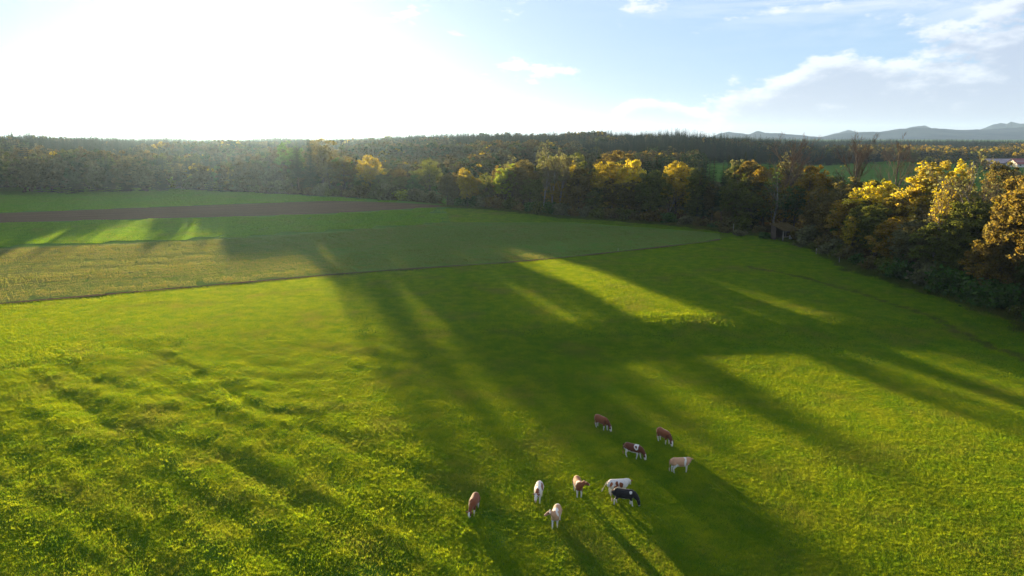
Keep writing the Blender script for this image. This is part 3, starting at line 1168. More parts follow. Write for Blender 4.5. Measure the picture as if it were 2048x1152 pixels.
def build_trees():
    R = random.Random(3)
    # --- landmark trees, right to left
    A = at_edge
    A(1748, 522, 8, 362, 'broad', C_YELLOW, 1.15, 'bright yellow tree at the left end of the right-hand wood', var=0)
    A(1850, 552, 14, 322, 'tall', C_GOLD, 1.12, 'tall golden tree rising beside the bright yellow tree', var=1)
    A(1800, 548, 12, 372, 'thin', C_GOLD, 1.2, 'golden thin tree between the bright yellow tree and the tall golden tree', var=2)
    A(1905, 560, 22, 318, 'tall', C_YELLOW, 0.85, 'yellow topped tree just right of the tall golden tree', var=2)
    A(1868, 575, 3, 505, 'thin', C_GOLD, 0.9, 'small young golden tree in front of the right-hand wood', var=3)
    A(1858, 573, 2, 395, 'birch', C_GOLD, 0.7, 'slim pale trunked birch in front of the tall golden tree', var=0)
    A(1965, 610, 16, 352, 'greybare', C_GREY, 1.25, 'wide grey half bare tree in the right-hand wood', var=0)
    A(1925, 590, 10, 392, 'broad', C_OLIVE, 1.0, 'olive tree below the wide grey half bare tree', var=1)
    A(2030, 640, 12, 342, 'tall', C_RUST, 1.1, 'tall rust brown tree just inside the right edge of the picture', var=0)
    A(2075, 655, 10, 350, 'broad', C_RUST, 1.1, 'round rust brown tree cut by the right edge of the picture', var=3)
    A(1990, 625, 5, 440, 'broad', C_RUST, 1.0, 'low rust coloured tree beside the meadow on the far right', var=4)
    A(1905, 592, 4, 455, 'broad', C_OLIVE, 0.95, 'low olive tree leaning over the fence of the right-hand wood', var=2)
    A(1820, 567, 4, 450, 'thin', C_BROWN, 1.1, 'brown low tree right of the bright yellow tree', var=1)
    A(1760, 545, 3, 462, 'thin', C_OLIVE, 1.1, 'olive low tree under the bright yellow tree', var=0)
    A(1700, 528, 3, 432, 'thin', C_GOLD, 0.9, 'small golden tree left of the bright yellow tree', var=1)
    A(1690, 500, 22, 288, 'bare', C_BROWN, 1.05, 'tall leafless tree with reddish twigs left of the bright yellow tree', var=0)
    A(1768, 520, 34, 298, 'bare', C_BROWN, 0.8, 'leafless tree with reddish twigs showing above the bright yellow tree', var=1)
    A(1560, 480, 14, 292, 'bare', C_BROWN, 1.2, 'broad leafless tree with reddish twigs behind the shed', var=2)
    A(1545, 478, 6, 360, 'greybare', C_GREEN, 1.15, 'grey half bare tree standing left of the shed', var=1)
    A(1585, 482, 9, 372, 'thin', C_DGREEN, 1.1, 'dark green ivy clad tree right behind the shed', var=2)
    A(1612, 486, 14, 330, 'broad', C_ORANGE, 0.85, 'orange tree standing right of the shed', var=2)
    A(1640, 495, 8, 372, 'thin', C_BROWN, 1.2, 'brown thin tree right of the shed', var=3)
    A(1668, 505, 5, 402, 'tall', C_GREEN, 0.7, 'narrow green tree between the shed and the yellow tree', var=3)
    A(1500, 470, 8, 330, 'spruce', C_SPRUCE, 1.0, 'dark spruce left of the broad leafless tree', var=0)
    A(1440, 464, 8, 328, 'spruce', C_SPRUCE, 1.05, 'tall dark spruce with bare lower trunk by the meadow corner', var=2)
    A(1405, 460, 9, 312, 'spruce', C_SPRUCE, 1.0, 'pointed spruce above the meadow corner', var=1)
    A(1462, 466, 5, 345, 'thin', C_OLIVE, 1.0, 'olive tree between two spruces left of the shed', var=0)
    A(1350, 452, 12, 322, 'broad', C_GOLD, 0.9, None, var=0)
    A(1392, 456, 4, 335, 'tall', C_OLIVE, 0.9, 'olive tree in front of the pointed spruce', var=1)
    A(1265, 446, 10, 318, 'broad', C_YELLOW, 0.9, 'yellow topped tree in the middle of the wood edge', var=2)
    A(1215, 443, 10, 322, 'broad', C_GOLD, 0.95, None, var=3)
    A(1300, 449, 3, 340, 'broad', C_OLIVE, 1.1, 'wide olive tree in the middle of the wood edge', var=1)
    A(1145, 438, 8, 320, 'tall', C_YELLOW, 0.5, 'slim yellow tree above the pale birches', var=3)
    for px, tp in ((1104, 322), (1120, 330), (1132, 326), (1085, 335)):
        A(px, 436, 3 + R.random() * 3, tp, 'birch', C_GREY, 0.9, None, zone='birch')
    A(935, 420, 6, 335, 'broad', C_GOLD, 0.95, 'golden tree at the corner of the wood beside the stubble field', var=4)
    A(1010, 425, 8, 326, 'thin', C_LIME, 1.1, 'yellow green tree near the corner of the wood', var=0)
    A(975, 423, 10, 345, 'thin', C_OLIVE, 1.1, None, var=3)
    A(895, 416, 4, 348, 'broad', C_BROWN, 0.9, 'brown tree at the very corner where the ploughed strip ends', var=0)
    A(742, 399, 10, 310, 'broad', C_GOLD, 1.0, 'rounded golden tree beyond the end of the ploughed strip', var=1)
    # --- rows of the right-hand wood: front row, then rows behind
    E = resample(edge, 400)
    seg = np.hypot(*np.diff(E, axis=0).T)
    L = seg.sum()
    pal_f = [C_OLIVE, C_BROWN, C_RUST, C_OLIVE, C_GREEN, C_OLIVE, C_GREY, C_RUST, C_BROWN, C_ORANGE]

    def along(s):
        i = int(min(398, s / L * 399))
        p, q = E[i], E[i + 1]
        t = (q - p) / (np.linalg.norm(q - p) + 1e-9)
        return p, np.array([-t[1], t[0]]) * (1 if True else -1)
    test_p, test_n = along(L * 0.5)
    sgn = 1 if pip(np.array([test_p[0] + test_n[0] * 8]), np.array([test_p[1] + test_n[1] * 8]), FOREST_R)[0] else -1
    for depth, gap, hlo, hhi, zone in ((1.0, 4.6, 2.2, 4.5, 'hem'), (4.5, 6.5, 8, 13, 'front'), (12, 6.8, 12, 17, 'second'), (24, 8.0, 14, 19, 'behind'), (42, 10.0, 15, 20, 'behind')):
        s = R.random() * gap
        while s < L:
            p, nrm = along(s)
            dd = depth + R.gauss(0, depth * 0.18)
            x, y = p + nrm * sgn * dd
            s += gap * (0.7 + 0.6 * R.random())
            px, py = PX(x, y, 0)
            if px > 2200:
                break
            if zone in ('behind', 'second') and px > 2080:
                continue
            if 1535 < px < 1592 and zone in ('hem', 'front'):
                continue
            H = hlo + (hhi - hlo) * R.random()
            if 925 < px < 985:          # the low gap that lets the sun onto the meadow
                H = min(H, 9.5)
            if 1580 < px < 1960 and zone == 'behind' and math.hypot(x, y) > 120:
                H *= 0.72
            if zone == 'hem':
                plant('shrub', x, y, H, R.choice([C_OLIVE, C_GREY, C_BROWN, C_RUST, C_GREEN]), 1.0 + 0.4 * R.random(), zone=zone)
            else:
                c = R.random()
                if zone in ('second', 'behind') and 1150 < px < 1560 and c < 0.45:
                    plant('spruce', x, y, H * 1.12, C_SPRUCE, 0.95, zone=zone)
                elif c < 0.16:
                    plant('greybare', x, y, H, C_GREY, 1.2, zone=zone)
                else:
                    kd = R.choice(['broad', 'thin', 'tall', 'broad'])
                    plant(kd, x, y, H, R.choice(pal_f), (1.25 if zone == 'front' else 1.05) * (0.9 + 0.3 * R.random()), zone=zone)
    for px, py, bk, tp in ((1380, 455, 30, 300), (1422, 460, 26, 318), (1450, 462, 34, 312), (1482, 468, 28, 305), (1512, 470, 24, 318), (1530, 473, 36, 308), (1585, 480, 40, 318), (1290, 447, 22, 294),
                           (1310, 448, 26, 298), (1335, 450, 24, 292), (1362, 452, 30, 297), (1245, 445, 26, 306), (1180, 440, 26, 304), (1205, 441, 22, 312)):
        at_edge(px, py, bk, tp, 'spruce', C_SPRUCE, 0.95 + 0.2 * R.random(), None, 'behind')
    for px, py, bk, tp, c in ((1470, 466, 22, 330, C_OLIVE), (1525, 474, 18, 335, C_BROWN), (1500, 470, 14, 352, C_GREY), (1620, 486, 26, 345, C_BROWN), (1655, 495, 24, 352, C_OLIVE)):
        at_edge(px, py, bk, tp, 'broad', c, 1.0, None, 'behind')
    # --- left-hand wood beyond the crop field: low hem, tall bays that shade the meadow and low gaps that let the sun in
    B = resample(crop_far, 300)
    LB = np.hypot(*np.diff(B, axis=0).T).sum()
    for depth, gap, zone in ((2, 9.0, 'left hem'), (11, 9.5, 'left front'), (26, 11.0, 'left behind')):
        s = R.random() * gap
        while s < LB:
            i = int(min(298, s / LB * 299))
            p = B[i]
            s += gap * (0.75 + 0.5 * R.random())
            d = math.hypot(*p)
            dd = depth * (0.8 + 0.4 * R.random())
            x, y = p * (1 + dd / d)
            px, py = PX(x, y, 0)
            if px < -120:
                continue
            tall = 548 < px < 703 or 838 < px < 930
            if zone == 'left hem':
                plant('shrub', x, y, 3.0 + 3.5 * R.random(), R.choice([C_OLIVE, C_BROWN, C_LIME, C_GREY]), 1.2, zone=zone)
                continue
            lo = 8.0 if zone == 'left front' else 10.0
            H = lo + 2.5 * R.random()
            if 572 < px < 648:
                H = 22.5 + 3 * R.random()
            elif 648 <= px < 703:
                H = 15.5 + 2.5 * R.random()
            elif 838 < px < 930:
                H = 16 + 2 * R.random()
            elif 200 < px < 300 and zone == 'left front':
                H = 14 + 3 * R.random()
            c = R.random()
            if tall and c < 0.25:
                plant('spruce', x, y, H * 1.05, C_SPRUCE, 1.0, zone=zone)
            else:
                plant(R.choice(['broad', 'broad', 'thin']), x, y, H, R.choice([C_OLIVE, C_BROWN, C_RUST, C_GREEN, C_LIME if px < 200 else C_BROWN]), 1.15 + 0.3 * R.random(), zone=zone)
    # --- separate trees and groups far right, on the farmland
    for px, py, h, kd, c, lab in (
            (1800, 322, 15, 'broad', C_BROWN, None), (1775, 322, 16, 'broad', C_BROWN, None), (1826, 324, 13, 'broad', C_OLIVE, None),
            (1735, 321, 17, 'broad', C_RUST, None), (1700, 320, 15, 'broad', C_BROWN, None), (1660, 321, 15, 'broad', C_OLIVE, None), (1630, 321, 13, 'broad', C_BROWN, None),
            (1856, 327, 10, 'broad', C_OLIVE, None), (1875, 330, 9, 'broad', C_BROWN, None), (1912, 316, 8, 'spruce', C_SPRUCE, 'single dark conifer left of the barns'),
            (1963, 322, 6, 'broad', C_GOLD, 'small golden tree beside the grey roofed barn'), (1955, 322, 5, 'broad', C_OLIVE, 'small olive tree left of the grey roofed barn'),
            (2000, 334, 5, 'shrub', C_BROWN, 'brown bush on the bank below the grey roofed barn'), (1975, 333, 4, 'shrub', C_BROWN, 'brown bush on the bank left below the barns'),
            (1945, 333, 4, 'shrub', C_OLIVE, 'olive bush on the green bank left of the barns'),
            (2008, 355, 8, 'broad', C_OLIVE, 'olive round tree in front of the barns'), (2030, 356, 9, 'broad', C_RUST, 'rusty round tree in front of the red roofed barn'), (2055, 352, 8, 'broad', C_OLIVE, 'olive tree in front of the barns at the picture edge')):
        x, y = G(px, py)
        plant(kd, x, y, h, c, 1.25, lab, 'meadow trees')


build_trees()


def label_trees():
    place = {'hem': 'at foot of right-hand wood', 'front': 'front row of right-hand wood', 'second': 'second row of right-hand wood',
             'behind': 'deep in right-hand wood', 'left hem': 'edging the far crop field', 'left front': 'in wood beyond crop field',
             'left behind': 'deep in wood beyond crop field', 'birch': 'among the birches near the corner of the wood',
             'meadow trees': 'in the row beyond the distant green meadow'}

    def side(px):
        for lim, w in ((330, 'at left picture edge'), (620, 'below the sun'), (900, 'near ploughed strip end'), (1080, 'near the wood corner'),
                       (1240, 'by the pale birches'), (1400, 'left of the spruces'), (1535, 'left of the shed'), (1700, 'right of the shed'), (1900, 'around bright yellow tree')):
            if px < lim:
                return w
        return 'near the right edge'
    sets = {}
    for t in TREES:
        root, kind, color, label, zone, px, d = t
        if label:
            root['label'] = label
            root['group'] = 'landmark trees'
            continue
        cw = '' if kind in ('bare', 'birch', 'greybare') else CNAME[color] + ' '
        lab = cw + KIND_WORDS[kind] + ' ' + place[zone]
        if zone not in ('birch', 'meadow trees'):
            lab += ' ' + side(px)
        sets.setdefault((lab, zone), []).append((px, root))
    ords = ['first', 'second', 'third', 'fourth', 'fifth', 'sixth', 'seventh', 'eighth', 'ninth', 'tenth', 'eleventh', 'twelfth']
    for (lab, zone), mem in sets.items():
        mem.sort(key=lambda q: q[0])
        for i, (px, root) in enumerate(mem):
            if len(mem) > 1 and i < 12:
                root['label'] = ords[i] + ' from left ' + lab
            else:
                root['label'] = lab
            root['group'] = {'hem': 'shrubs along the right-hand wood', 'left hem': 'shrubs beyond the crop field', 'birch': 'pale birches', 'meadow trees': 'trees beyond the distant meadow'}.get(zone, 'trees of the right-hand wood' if 'left' not in zone else 'trees of the left-hand wood') + ('' if len(mem) == 1 else '')
            if len(mem) > 1 and root['label'] == lab:
                root['group'] = lab


label_trees()

# ------------------------------------------------------------------ the far woods, one mass


def build_far_woods():
    cols = [C_BROWN, C_OLIVE, C_BROWN, C_DGREEN, C_RUST, C_OLIVE, C_GREY, C_BROWN]
    m_far = mat_leaf_random('far_leaves', cols, 0.22, 1.5)
    m_gold = mat_leaf_random('far_gold_leaves', [C_ORANGE, C_GOLD, C_RUST, C_BROWN, C_GOLD, C_OLIVE], 0.45, 1.9)
    m_con = mat_leaf_random('far_needles', [(0.016, 0.030, 0.014), (0.022, 0.034, 0.014), (0.013, 0.026, 0.014), (0.026, 0.032, 0.016)], 0.15, 1.4)
    bl, gd, cn = [], [], []
    for k in range(4):
        _, c = t_broadleaf(201 + k, 16, 5.2, 0.12, 46, 26, 0.85, crs=1.0)
        g = c.copy()
        c.materials[0] = m_far
        g.materials[0] = m_gold
        bl.append(c)
        gd.append(g)
    for k in range(3):
        _, c = t_spruce(221 + k, 20, 3.2, 0.08, 18, 0.9)
        c.materials[0] = m_con
        cn.append(c)
    src = source_coll('far_tree', bl + gd + cn)
    r = np.random.default_rng(77)
    P, I, S = [], [], []

    def add(x, y, idx, s):
        P.append(np.stack([x, y, hz(x, y)], 1))
        I.append(idx)
        S.append(s)
    # hill wood: polar scatter, from behind the built edge trees to the skyline
    n = 26000
    a = r.uniform(rad(-42), rad(27), n)
    d = np.sqrt(r.uniform(300 ** 2, 1250 ** 2, n))
    x, y = d * np.sin(a), d * np.cos(a)
    # inner limit of the hill wood as a function of azimuth
    lim = np.interp(np.degrees(a), [-42, -33, -10, -4, 2, 8, 12, 16, 20, 23, 27], [410, 392, 345, 330, 330, 340, 360, 470, 640, 800, 960])
    hole = (np.degrees(a) > 14) & (d < 640 + 18 * (np.degrees(a) - 14))
    keep = (d > lim + r.normal(0, 8, n)) & ~hole & ~pip(x, y, FOREST_R)
    # thin the hidden depth on the left so that low sun still reaches the meadow through the bays
    x, y, a, d = x[keep], y[keep], a[keep], d[keep]
    con = vn(x / 90, y / 90, 51) + 0.25 * sst(d, 450, 800) - 0.25 * (1 - sst(d, 330, 480)) - 0.10 * sst(-a, rad(5), rad(20))
    con = con + r.normal(0, 0.10, len(x)) > 0.52
    gold = (~con) & (r.random(len(x)) < 0.06)
    idx = np.where(con, 8 + r.integers(0, 3, len(x)), np.where(gold, 4 + r.integers(0, 4, len(x)), r.integers(0, 4, len(x))))
    s = np.where(con, 0.92, 0.95) * (0.60 + 0.42 * r.random(len(x))) * (0.70 + 0.62 * vn(x / 55, y / 55, 58))
    # height allowed by the sun bays: trees on the sun side stay low enough near the field
    maxh = np.clip(0.0575 * (d - 140), 7, 40)
    s = np.minimum(s, np.where(con, maxh / 20, maxh / 16))
    add(x, y, idx, s)
    # autumn woods on the farmland far right
    n = 2600
    a = r.uniform(rad(24), rad(44), n)
    d = np.sqrt(r.uniform(950 ** 2, 1500 ** 2, n))
    x, y = d * np.sin(a), d * np.cos(a)
    keep = vn(x / 120, y / 120, 61) > 0.40
    x, y = x[keep], y[keep]
    g = r.random(len(x)) < 0.6
    add(x, y, np.where(g, 4 + r.integers(0, 4, len(x)), r.integers(0, 4, len(x))), 0.6 + 0.35 * r.random(len(x)))
    # hedges and copses around the barns
    n = 260
    a = r.uniform(rad(27.5), rad(38), n)
    d = r.uniform(760, 960, n)
    x, y = d * np.sin(a), d * np.cos(a)
    keep = (vn(x / 45, y / 30, 63) > 0.60) & (np.hypot(x - BARN_C[0], y - BARN_C[1]) > 45)
    x, y = x[keep], y[keep]
    add(x, y, r.integers(0, 8, len(x)), 0.25 + 0.3 * r.random(len(x)))
    # conifer hill behind
    n = 9000
    a = r.uniform(rad(16), rad(44), n)
    d = np.sqrt(r.uniform(1500 ** 2, 2200 ** 2, n))
    x, y = d * np.sin(a), d * np.cos(a)
    add(x, y, 8 + r.integers(0, 3, len(x)), (0.5 + 0.35 * r.random(len(x))) * (0.7 + 0.5 * vn(x / 150, y / 150, 59)))
    P, I, S = np.concatenate(P), np.concatenate(I), np.concatenate(S)
    w = S * (0.95 + 0.25 * r.random(len(S)))
    scatter('distant_woods', P, r.random(len(P)) * 6.28, np.stack([w, w, S], 1), I, src,
            'dense mixed autumn woods covering the hills to the skyline', 'woods')


BARN_C = G(2012, 324)
build_far_woods()

# ------------------------------------------------------------------ mountains on the right horizon


def build_mountains():
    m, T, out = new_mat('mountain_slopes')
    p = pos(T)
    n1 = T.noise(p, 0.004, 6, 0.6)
    col = T.mix(T.ss(n1, 0.4, 0.65), (0.016, 0.034, 0.062), (0.034, 0.055, 0.085))  # bluish tones: part of the distance haze is put into the slope colour
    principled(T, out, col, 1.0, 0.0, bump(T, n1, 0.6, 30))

    def ridge(name, prof, D, seed):
        px = np.array([q[0] for q in prof], float)
        py = np.array([q[1] for q in prof], float)
        xs = np.linspace(px[0], px[-1], 240)
        ys = np.interp(xs, px, py)
        ys = ys + (vn(xs / 9, xs * 0, seed) - 0.5) * 1.4 + (vn(xs / 3, xs * 0, seed + 1) - 0.5) * 0.7
        nd = 26
        V = np.zeros((nd, 240, 3))
        for j in range(nd):
            t = j / (nd - 1) * 2 - 1          # -1 front foot, 0 crest, 1 back foot
            D_j = D * (1 + 0.16 * t)
            for i in range(240):
                u = (xs[i] - 1024) / FPX
                v = (576 - ys[i]) / FPX
                dy = math.cos(PITCH) + v * math.sin(PITCH)
                dz = -math.sin(PITCH) + v * math.cos(PITCH)
                top = CAM_H + dz / dy * D
                V[j, i] = (u / dy * D_j, D_j, top)
        h = V[..., 2].copy()
        tt = np.abs(np.linspace(-1, 1, nd))[:, None]
        rough = vn(V[..., 0] / 420, V[..., 1] / 280, seed + 5)
        fall = np.clip(1 - tt * (1.0 + 0.5 * (rough - 0.5)), 0, 1) ** 1.25
        V[..., 2] = -8 + (h + 8) * fall * (1 - 0.18 * rough * (tt > 0.02))
        i = np.arange(nd * 240).reshape(nd, 240)
        f = np.stack([i[:-1, :-1], i[:-1, 1:], i[1:, 1:], i[1:, :-1]], -1).reshape(-1, 4)
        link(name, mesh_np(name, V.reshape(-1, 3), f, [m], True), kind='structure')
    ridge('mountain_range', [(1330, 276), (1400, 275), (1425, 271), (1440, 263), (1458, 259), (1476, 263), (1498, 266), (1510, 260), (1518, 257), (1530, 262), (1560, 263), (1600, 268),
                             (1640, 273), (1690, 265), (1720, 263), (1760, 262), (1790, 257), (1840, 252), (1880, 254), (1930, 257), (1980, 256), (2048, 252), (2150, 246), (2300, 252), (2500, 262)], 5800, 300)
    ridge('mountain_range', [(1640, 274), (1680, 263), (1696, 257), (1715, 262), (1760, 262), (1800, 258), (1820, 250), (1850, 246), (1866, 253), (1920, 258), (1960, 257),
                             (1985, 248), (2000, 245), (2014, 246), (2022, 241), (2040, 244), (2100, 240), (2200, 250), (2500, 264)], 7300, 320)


build_mountains()

# ------------------------------------------------------------------ barns far right
M_ROOF_RED = mat_plain('red_tiles', (0.19, 0.052, 0.055), (0.27, 0.085, 0.085), 0.6, (0.4, 3, 3))
M_ROOF_GREY = mat_plain('grey_sheets', (0.26, 0.22, 0.24), (0.34, 0.30, 0.32), 0.6, (3, 0.4, 0.4))
M_RENDER = mat_plain('white_render', (0.55, 0.54, 0.50), (0.66, 0.64, 0.60), 0.5)
M_DARKWOOD = mat_plain('dark_boards', (0.060, 0.038, 0.026), (0.11, 0.075, 0.052), 2.0, (6, 6, 0.4))
M_HOLE = mat_plain('dark_opening', (0.02, 0.02, 0.02), (0.03, 0.03, 0.03))


def barn(x, y, L, Wd, He, Hr, rot, roof_m, wall_m, label, strip=False):
    o = link('barn', None, label=label, category='barn', group='barns on the far farm')
    o.location = (x, y, hz1(x, y) - 0.2)
    o.rotation_euler = (0, 0, rot)
    b = MB().prism([(-Wd / 2, 0), (Wd / 2, 0), (Wd / 2, He), (0, He + Hr), (-Wd / 2, He)], L)
    link('wall', b.mesh('barn_wall', wall_m), o)
    ov = 0.8
    for s in (-1, 1):
        e = s * (Wd / 2 + ov)
        ze = He - Hr * ov / (Wd / 2)
        prof = [(0, He + Hr + 0.05), (e, ze + 0.05), (e, ze + 0.25), (0, He + Hr + 0.27)]
        rf = link('roof', MB().prism(prof, L + 1.4).mesh('barn_roof', roof_m), o)
        if strip and s < 0:
            zz = He + Hr * 0.5
            prof = [(-Wd * 0.23, zz + 0.30 + 0.08), (-Wd * 0.29, zz - Hr * 0.12 + 0.38), (-Wd * 0.29, zz - Hr * 0.12 + 0.44), (-Wd * 0.23, zz + 0.44)]
            link('skylight', MB().prism(prof, L * 0.9).mesh('barn_skylight', M_ROOF_GREY), rf)
    link('ridge_cap', MB().box((0, 0, He + Hr + 0.27), (L + 1.5, 0.5, 0.14)).mesh('barn_ridge', roof_m), o)
    for k in range(max(2, int(L / 5))):
        xx = -L / 2 + (k + 0.5) * L / max(2, int(L / 5))
        if k % 3 == 1:
            d = link('door', MB().box((xx, -Wd / 2 - 0.05, 1.6), (3.0, 0.16, 3.2)).mesh('barn_door', M_DARKWOOD), o)
        else:
            w = link('window', MB().box((xx, -Wd / 2 - 0.04, He * 0.62), (1.6, 0.14, 0.9)).mesh('barn_window', M_HOLE), o)
            link('sill', MB().box((xx, -Wd / 2 - 0.10, He * 0.62 - 0.5), (1.8, 0.2, 0.1)).mesh('barn_sill', M_RENDER), w)
    return o


bx, by = G(1998, 325)
barn(bx, by, 26, 14, 3.0, 3.6, rad(4), M_ROOF_GREY, M_DARKWOOD, 'long barn with pale lilac grey roof on the far farm')
bx, by = G(2048, 327)
barn(bx, by, 24, 15, 3.2, 4.4, rad(4), M_ROOF_RED, M_RENDER, 'barn with purplish red tiled roof at the right edge of the far farm', True)
bx, by = G(1990, 331)
barn(bx, by, 11, 7, 2.2, 2.0, rad(2), M_ROOF_GREY, M_DARKWOOD, 'small low shed with lilac grey roof in front of the long barn')

# ------------------------------------------------------------------ open shed at the edge of the wood
M_WOOD = mat_plain('weathered_planks', (0.065, 0.045, 0.034), (0.12, 0.085, 0.065), 2.0, (8, 8, 0.5), 0.9, 0.15)
M_POST = mat_plain('grey_posts', (0.26, 0.22, 0.18), (0.40, 0.35, 0.29), 2.0, (8, 8, 0.5), 0.9, 0.15)
M_MOSS = mat_plain('mossy_roof', (0.050, 0.036, 0.016), (0.080, 0.062, 0.024), 1.6, (1, 1, 1), 1.0, 0.05)
M_WHITE = mat_plain('white_plastic', (0.62, 0.63, 0.64), (0.72, 0.72, 0.72), 1.0, (1, 1, 1), 0.5, 0.4)


def build_shed():
    x, y = G(1568, 482)
    o = link('field_shed', None, label='small open wooden shed with mossy sloping roof at the edge of the wood', category='shed')
    o.location = (x, y, hz1(x, y))
    o.rotation_euler = (0, 0, rad(22))
    Wd, D, Hf, Hb = 4.6, 4.2, 2.6, 3.7
    # roof slopes up towards the back, ridge at the rear right
    sl = math.atan2(Hb - Hf, D)
    nb = 9
    for k in range(nb):
        xx = -Wd / 2 - 0.35 + (k + 0.5) * (Wd + 0.7) / nb
        mb = MB()
        v = Vector((0, math.cos(sl), math.sin(sl)))
        p0 = Vector((xx, -D / 2 - 0.6, Hf + 0.06 - math.tan(sl) * 0.6))
        p1 = Vector((xx, D / 2 + 0.4, Hb + 0.06 + math.tan(sl) * 0.4))
        w = (Wd + 0.7) / nb / 2 - 0.012
        lift = 0.02 * (k % 2)
        for pz in (0, 0.06):
            for (pp, sg) in ((p0, -1), (p0, 1), (p1, 1), (p1, -1)):
                mb.v.append((pp.x + sg * w, pp.y, pp.z + pz + lift))
        mb.f += [(3, 2, 1, 0), (4, 5, 6, 7), (0, 1, 5, 4), (1, 2, 6, 5), (2, 3, 7, 6), (3, 0, 4, 7)]
        if k == 0:
            roof = link('roof', MB().box((0, 0, 0), (0.1, 0.1, 0.1)).mesh('tmp', M_MOSS), o)
            bpy.data.objects.remove(roof)
            rb = MB()
            rb.box((0, -D / 2 - 0.5, Hf - 0.08), (Wd + 0.6, 0.08, 0.14))
            rb.box((0, D / 2 + 0.25, Hb + 0.02), (Wd + 0.6, 0.08, 0.14))
            roof = link('roof', rb.mesh('roof_battens', M_POST), o)
        link('roof_board', mb.mesh('roof_board', M_MOSS), roof)
    for (px, py, h) in ((-Wd / 2 + 0.1, -D / 2 + 0.08, Hf), (Wd / 2 - 0.1, -D / 2 + 0.08, Hf), (-Wd / 2 + 0.1, D / 2 - 0.1, Hb), (Wd / 2 - 0.1, D / 2 - 0.1, Hb)):
        link('post', MB().box((px, py, h / 2 - 0.1), (0.16, 0.16, h + 0.1)).mesh('shed_post', M_POST), o)
    bw = 0.28
    back = MB().box((0, D / 2 - 0.02, 1.0), (Wd - 0.1, 0.06, 0.12)).box((0, D / 2 - 0.02, 2.9), (Wd - 0.1, 0.06, 0.12))
    wall = link('back_wall', back.mesh('back_wall_rails', M_WOOD), o)
    k = 0
    xx = -Wd / 2 + 0.14
    while xx < Wd / 2 - 0.1:
        link('plank', MB().box((xx, D / 2 + 0.04, Hb / 2 - 0.05), (bw - 0.02, 0.04 + 0.01 * (k % 2), Hb - 0.15)).mesh('plank', M_WOOD), wall)
        xx += bw
        k += 1
    for sx in (-1, 1):
        sw = link('side_wall', MB().box((sx * (Wd / 2 - 0.02), 0, 0.9), (0.06, D - 0.3, 0.12)).mesh('side_rail', M_WOOD), o)
        yy = -D / 2 + 0.3
        k = 0
        while yy < D / 2 - 0.1:
            h = Hf + (Hb - Hf) * (yy + D / 2) / D - 0.06
            if sx > 0 or yy > 0.2:
                link('plank', MB().box((sx * (Wd / 2 + 0.05), yy, h / 2), (0.04 + 0.01 * (k % 2), bw - 0.02, h)).mesh('plank', M_WOOD), sw)
            yy += bw
            k += 1
    # rail across the left half of the open front
    link('rail', MB().box((-1.2, -D / 2 + 0.02, 1.05), (2.0, 0.07, 0.12)).mesh('shed_rail', M_POST), o)
    # white drums inside
    for dx, dy, h, lab in ((0.75, -1.3, 1.5, 'tall white plastic drum standing left inside the open shed'), (1.75, -1.35, 1.35, 'white plastic drum standing right inside the open shed')):
        d = link('plastic_drum', None, label=lab, category='drum', group='white drums in the shed')
        R_ = o.rotation_euler.z
        wx, wy = x + dx * math.cos(R_) - dy * math.sin(R_), y + dx * math.sin(R_) + dy * math.cos(R_)
        d.location = (wx, wy, hz1(wx, wy) - 0.02)
        link('barrel', MB().tube([(0, 0, 0), (0, 0, 0.06), (0, 0, h * 0.3), (0, 0, h * 0.32), (0, 0, h * 0.66), (0, 0, h * 0.68), (0, 0, h * 0.92), (0, 0, h)],
                                 [0.30, 0.33, 0.33, 0.345, 0.345, 0.33, 0.33, 0.26], 14).mesh('drum_barrel', M_WHITE, True), d)
        link('lid', MB().tube([(0, 0, h), (0, 0, h + 0.06)], [0.22, 0.21], 12).mesh('drum_lid', M_WHITE, True), d)
    t = link('feed_trough', MB().box((1.25, -1.75, 0.25), (1.5, 0.5, 0.06)).box((1.25, -2.0, 0.42), (1.5, 0.06, 0.36)).box((1.25, -1.5, 0.42), (1.5, 0.06, 0.36))
             .box((0.53, -1.75, 0.42), (0.06, 0.5, 0.36)).box((1.97, -1.75, 0.42), (0.06, 0.5, 0.36)).box((0.7, -1.75, 0.11), (0.1, 0.5, 0.22)).box((1.8, -1.75, 0.11), (0.1, 0.5, 0.22)).mesh('trough', M_WHITE),
             label='low white trough in front of the drums in the shed', category='trough')
    t.location = o.location
    t.rotation_euler = o.rotation_euler


build_shed()


